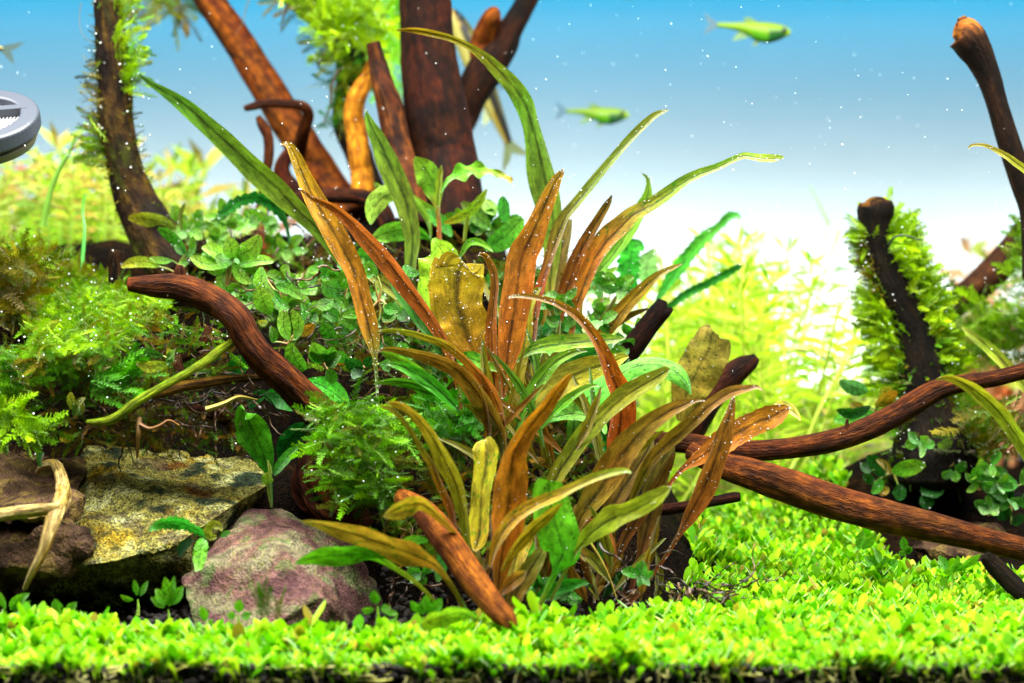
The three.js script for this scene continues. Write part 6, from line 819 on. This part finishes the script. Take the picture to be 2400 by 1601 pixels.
stemKind('bright fine-needled stem in front of the left thicket', 'needle stems at the left', { h: 0.05, lean: 0.25, gap: 0.0022, whorl: 8, l: 0.010, w: 0.00035, stems: 1, colors: ['#86c020', '#a0d02a', '#70b01c', '#b8b82a'], stemColor: ['#5a9a1e', '#7ab02a'] }, 3, spot(0, 260, -0.09, -0.16, 20, (s) => 520));
stemKind('yellow-green branching stem in the blurred thicket right of the centre group', 'stem plants in the right background', { h: 0.1, lean: 1.0, curl: 0.88, gap: 0.0085, whorl: 3, l: 0.02, w: 0.0009, stems: 3, colors: ['#b4dc2a', '#9ad020', '#d0e84a', '#b4d82a'], stemColor: ['#a0b83a', '#b8c83a'] }, 5, spot(1480, 1900, -0.13, -0.34, 42, (s) => 520 + Math.abs(s - 1740) * 0.9));
stemKind('pale thin stem in the low thicket between the two right branches', 'low stems in the right background', { h: 0.06, lean: 0.8, curl: 0.9, gap: 0.006, whorl: 3, l: 0.012, w: 0.0013, stems: 3, colors: ['#a8d43a', '#c0dc6a', '#90c830', '#d8b86a'], stemColor: ['#a8a84a', '#c8c06a'] }, 4, [...spot(1560, 2060, -0.16, -0.3, 34, () => 930), ...spot(1600, 2000, -0.14, -0.2, 20, () => 1060)]);
stemKind('reddish and green stem in the haze beyond the right branches', 'far stems at the right edge', { h: 0.08, lean: 0.7, curl: 0.9, gap: 0.008, whorl: 3, l: 0.012, w: 0.0016, stems: 2, colors: ['#c88a5a', '#b87a4a', '#a8b84a', '#d8a87a'], stemColor: ['#b87a4a', '#c89a6a'] }, 3, spot(2130, 2440, -0.3, -0.4, 22, (s) => 600));
tangle('bare_stem', 'long bent yellowish stem lying across the right thicket', 'stem', null, [[[at('B2', 670, 850, -0.17), at('B2', 800, 830, -0.17), at('B2', 920, 860, -0.17), at('B2', 1060, 920, -0.17), at('B2', 1200, 940, -0.17), at('B2', 1300, 900, -0.17)], 0.0016, ['#c8c070', '#b8b050']]]);
tangle('bare_stem', 'thin grey-green stem curving up between thicket and mossy post', 'stem', null, [[[at('B2', 930, 590, -0.2), at('B2', 1010, 470, -0.2), at('B2', 1060, 300, -0.2), at('B2', 1075, 130, -0.2), at('B2', 1060, 40, -0.2)], 0.0007, ['#8ab07a', '#7aa86a']]]);
tangle('bare_stem', 'thin dark green stem rising past the moss bank at the left', 'stem', null, [[[at('B0', 550, 380, -0.06), at('B0', 570, 200, -0.062), at('B0', 582, 0, -0.064), at('A0', 570, 1450, -0.066), at('A0', 585, 1340, -0.066)], 0.0009, ['#2f8a1e', '#3a9a2a']]]);
tangle('bare_stem', 'green bending stem with a leafy top beside the mossy branch', 'stem', null, [[[at('A0', 300, 1560, -0.1), at('A0', 330, 1400, -0.1), at('A0', 375, 1250, -0.1), at('A0', 430, 1130, -0.1), at('A0', 485, 1040, -0.1), at('A0', 515, 950, -0.1)], 0.0016, ['#6a9a2a', '#5a8a26']]]);
tangle('bare_stem', 'slender green blurred shoot with a few leaves rising before the pale wall at right', 'stem', null, [[[at('A2', 1010, 1560, -0.3), at('A2', 960, 1450, -0.3), at('A2', 910, 1350, -0.3), at('A2', 870, 1280, -0.3)], 0.001, ['#a8d86a', '#a8e08a']]]);

// ---------------------------------------------------------------- fish
function loft(sections, n = 14) {                              // sections: [x, y centre, half height, half width]
  const S = spline(sections, 40), pos = [], idx = [], uv = [], g = new THREE.BufferGeometry();
  S.forEach(([x, y, h, w], i) => { for (let j = 0; j <= n; j++) { const a = j / n * 6.28319; pos.push(x, y + Math.sin(a) * Math.max(h, 0.0001), Math.cos(a) * Math.max(w, 0.0001)); uv.push(i / 40, j / n); if (i < 40 && j < n) { const k = i * (n + 1) + j; idx.push(k, k + 1, k + n + 1, k + 1, k + n + 2, k + n + 1); } } });
  g.setAttribute('position', new THREE.Float32BufferAttribute(pos, 3)); g.setAttribute('uv', new THREE.Float32BufferAttribute(uv, 2)); g.setIndex(idx); g.computeVertexNormals(); return g;
}
function fin(points, thick = 0.0003) { const s = new THREE.Shape(points.map(([x, y]) => new THREE.Vector2(x, y))); const g = new THREE.ExtrudeGeometry(s, { depth: thick, bevelEnabled: false, curveSegments: 4 }); g.translate(0, 0, -thick / 2); return g; }
function paintBody(g, f) { const p = g.attributes.position, col = [], c = new THREE.Color(); for (let i = 0; i < p.count; i++) { f(c, p.getX(i), p.getY(i), p.getZ(i)); col.push(c.r, c.g, c.b); } g.setAttribute('color', new THREE.Float32BufferAttribute(col, 3)); return g; }
const fishMat = new THREE.MeshPhysicalMaterial({ vertexColors: true, roughness: 0.5, specularIntensity: 0.3, clearcoat: 0.1, clearcoatRoughness: 0.3 });
const finMat = (hex, t = 0.6) => new THREE.MeshPhysicalMaterial({ color: hex, roughness: 0.85, transmission: t, thickness: 0, side: THREE.DoubleSide });
const part = (name, g, m, parent) => { const o = new THREE.Mesh(g, m); o.name = name; o.castShadow = o.receiveShadow = true; parent.add(o); return o; };
function rasbora(label, pos, len, turn) {                     // 1 unit long from tail root (x = -0.5) to snout (x = 0.5)
  const g = thing('small_fish', label, 'fish', pos, 'small green fish'); g.scale.set(len, len * 0.86, len); g.rotation.set(0, turn, -0.06);
  const b = loft([[-0.52, 0.03, 0.035, 0.015], [-0.35, 0.03, 0.05, 0.025], [-0.15, 0.02, 0.085, 0.05], [0.02, -0.02, 0.145, 0.075], [0.18, -0.035, 0.165, 0.085], [0.32, -0.02, 0.14, 0.08], [0.43, 0.0, 0.095, 0.06], [0.5, 0.0, 0.045, 0.03], [0.515, 0, 0.01, 0.01]]);
  part('body', paintBody(b, (c, x, y) => { c.set('#5e8414'); if (y > 0.045) c.lerp(lin('#5f7410'), 0.8); if (y < -0.06) c.set('#3a7a10'); if (x > 0.2 && x < 0.42 && y < 0.0) c.lerp(lin('#063a20'), 0.85); if (x > 0.46) c.set('#7a9a1a'); }), fishMat, g);
  for (const s of [-1, 1]) part('eye', new THREE.SphereGeometry(0.042, 14, 10).translate(0.41, 0.02, s * 0.058), new THREE.MeshPhysicalMaterial({ color: 0x0a2a22, roughness: 0.1, clearcoat: 1 }), g);
  part('dorsal_fin', fin([[-0.12, 0.09], [0.08, 0.11], [-0.08, 0.2], [-0.16, 0.17]]), finMat('#8ab060', 0.8), g);
  part('anal_fin', fin([[-0.02, -0.1], [-0.2, -0.03], [-0.3, -0.2], [-0.22, -0.19]]), finMat('#a8c88a', 0.85), g);
  part('tail_fin', fin([[-0.5, 0.05], [-0.72, 0.22], [-0.66, 0.06], [-0.6, 0.03], [-0.66, 0.0], [-0.7, -0.16], [-0.5, 0.0]]), finMat('#7aa8b8', 0.88), g);
  part('pelvic_fin', fin([[0.12, -0.17], [0.02, -0.17], [-0.02, -0.26], [0.04, -0.25]]), finMat('#98b87a', 0.85), g);
}
{
  const z1 = -0.19, a = at('A2', 490, 205, z1); rasbora('larger near green fish swimming at the top right', a, at('A2', 735, 200, z1).x - at('A2', 235, 200, z1).x, 0.1);
  const z2 = -0.25, b = at('A1', 1765, 785, z2); rasbora('smaller green fish in mid-water right of the long green leaf', b, at('A1', 1972, 785, z2).x - at('A1', 1552, 785, z2).x, -0.15);
}
function stripedFish(label, head, tail, fat) {
  const len = head.distanceTo(tail), g = thing('striped_fish', label, 'fish', head.clone().lerp(tail, 0.5), 'yellow fish with a black stripe');
  g.quaternion.setFromUnitVectors(V3(1, 0, 0), head.clone().sub(tail).normalize()); g.scale.setScalar(len);
  const b = loft([[-0.5, 0, 0.03, 0.015], [-0.3, 0, 0.055, 0.03], [0, 0.0, 0.085, 0.055], [0.22, 0, 0.09, 0.065], [0.38, -0.005, 0.07, 0.055], [0.48, -0.015, 0.035, 0.03], [0.5, -0.02, 0.008, 0.008]].map(([x, y, h, w]) => [x, y, h * fat, w * fat]), 20);
  part('body', paintBody(b, (c, x, y) => { const k = y / (0.09 * fat); c.set(k > 0.5 ? '#4a4612' : k > -0.05 ? '#0c0d08' : k > -0.2 ? '#7a6414' : '#8a8444'); }), fishMat, g);
  for (const s of [-1, 1]) part('eye', new THREE.SphereGeometry(0.016, 12, 8).translate(0.42, 0.012, s * 0.05 * fat), new THREE.MeshPhysicalMaterial({ color: 0x101010, roughness: 0.1, clearcoat: 1 }), g);
  part('tail_fin', fin([[-0.49, 0.028], [-0.64, 0.11], [-0.6, 0.03], [-0.57, 0.0], [-0.62, -0.04], [-0.68, -0.12], [-0.49, -0.028]]), finMat('#98a86a', 0.82), g);
  part('dorsal_fin', fin([[0.1, 0.085 * fat], [-0.08, 0.08 * fat], [-0.1, 0.17], [-0.03, 0.18]]), finMat('#c8d0a0', 0.7), g);
  part('anal_fin', fin([[-0.18, -0.06 * fat], [-0.3, -0.045 * fat], [-0.33, -0.12]]), finMat('#c8d0a0', 0.7), g);
  return g;
}
stripedFish('yellow fish with a black stripe diving head up behind the thick trunk', at('A1', 770, 60, -0.2), at('A1', 1150, 985, -0.2), 0.92).rotateX(Math.PI);
stripedFish('dark fish mostly outside the left picture edge, only its tail showing', at('A0', -720, 140, -0.12), at('A0', 20, 340, -0.12), 0.6).traverse((o) => { if (o.name === 'tail_fin') o.material = finMat('#2f4f4a', 0.45); });

// ---------------------------------------------------------------- grey strainer at the left edge
{
  const z = 0.0, c = at('A0', -170, 815, z), g = thing('grey_strainer', 'grey plastic oval strainer with fine mesh at the left edge', 'strainer', c), u = size(1, z);
  const ell = (a, b, n = 64) => { const p = []; for (let i = 0; i < n; i++) { const t = i / n * 6.28319; p.push(new THREE.Vector2(Math.cos(t) * a, Math.sin(t) * b)); } return p; };
  const grey = new THREE.MeshPhysicalMaterial({ color: '#363c47', roughness: 0.42, clearcoat: 0.2, clearcoatRoughness: 0.3 });
  const R = 410 * u, sh = new THREE.Shape(ell(R, R)); sh.holes.push(new THREE.Path(ell(R * 0.79, R * 0.79)));
  const ring = new THREE.ExtrudeGeometry(sh, { depth: 0.004, bevelEnabled: true, bevelThickness: 0.0012, bevelSize: 0.0012, bevelSegments: 5, curveSegments: 64 }); ring.translate(0, 0, -0.004);
  const tilt = new THREE.Group(); tilt.name = 'disc'; tilt.rotation.x = -1.0; tilt.rotation.z = 0.0; g.add(tilt);
  part('rim', ring, grey, tilt);
  const bar = new THREE.BoxGeometry(R * 1.62, R * 0.16, 0.003, 4, 1, 1); bar.rotateZ(0.18); bar.translate(0, R * 0.22, -0.0002); part('cross_bar', bar, grey, tilt);
  const bar2 = new THREE.BoxGeometry(R * 0.13, R * 1.6, 0.005); bar2.translate(-R * 0.1, 0, -0.0006); part('cross_bar', bar2, grey, tilt);
  const wires = []; const W = R * 0.78, step = 0.00125;
  for (let x = -W; x <= W; x += step) { const l = 2 * Math.sqrt(Math.max(0, W * W - x * x)); if (l > 0.002) { const a = new THREE.BoxGeometry(0.00045, l, 0.00045); a.translate(x, 0, -0.002); wires.push(a); const b = new THREE.BoxGeometry(l, 0.00045, 0.00045); b.translate(0, x, -0.0024); wires.push(b); } }
  const mm = part('wire_mesh', mergeGeometries(wires), new THREE.MeshPhysicalMaterial({ color: '#a8aaae', roughness: 0.5 }), tilt); mm.userData.kind = 'stuff';
  const back = new THREE.CylinderGeometry(R * 0.985, R * 0.92, 0.003, 64, 1); back.rotateX(Math.PI / 2); back.translate(0, 0, -0.0085); part('underside', back, new THREE.MeshPhysicalMaterial({ color: '#5f5f4a', roughness: 0.5 }), tilt);
}

// ---------------------------------------------------------------- specks and small bubbles drifting in the water
{
  const list = []; for (let i = 0; i < 900; i++) { const z = rr(-0.22, 0.1), k = PX * (DIST - z) / DIST, s = rr(-20, 2420), t = rr(-20, 1200); if (rnd() < sstep(700, 1200, t) * 0.8) continue; if (s < 700 && rnd() < 0.5) continue; list.push([(s - 1200) * k, EYE_Y + (800.5 - t) * k, z]); }
  const im = new THREE.InstancedMesh(bubbleGeo, MAT.bubble, list.length);
  list.forEach(([x, y, z], i) => { const r = rr(0.00005, 0.00017) * (rnd() < 0.03 ? 1.8 : 1); dummy.position.set(x, y, z); dummy.rotation.set(0, 0, (x > 0.1 ? 1.2 : 0.5) + rr(-0.3, 0.3)); dummy.scale.set(r, r * rr(1.2, 2.4), r); dummy.updateMatrix(); im.setMatrixAt(i, dummy.matrix); });
  im.name = 'drifting_bubbles'; scene.add(tag(im, 'tiny white gas bubbles and specks drifting through the water', 'bubbles', null, 'stuff'));
}
renderer.render(scene, camera);
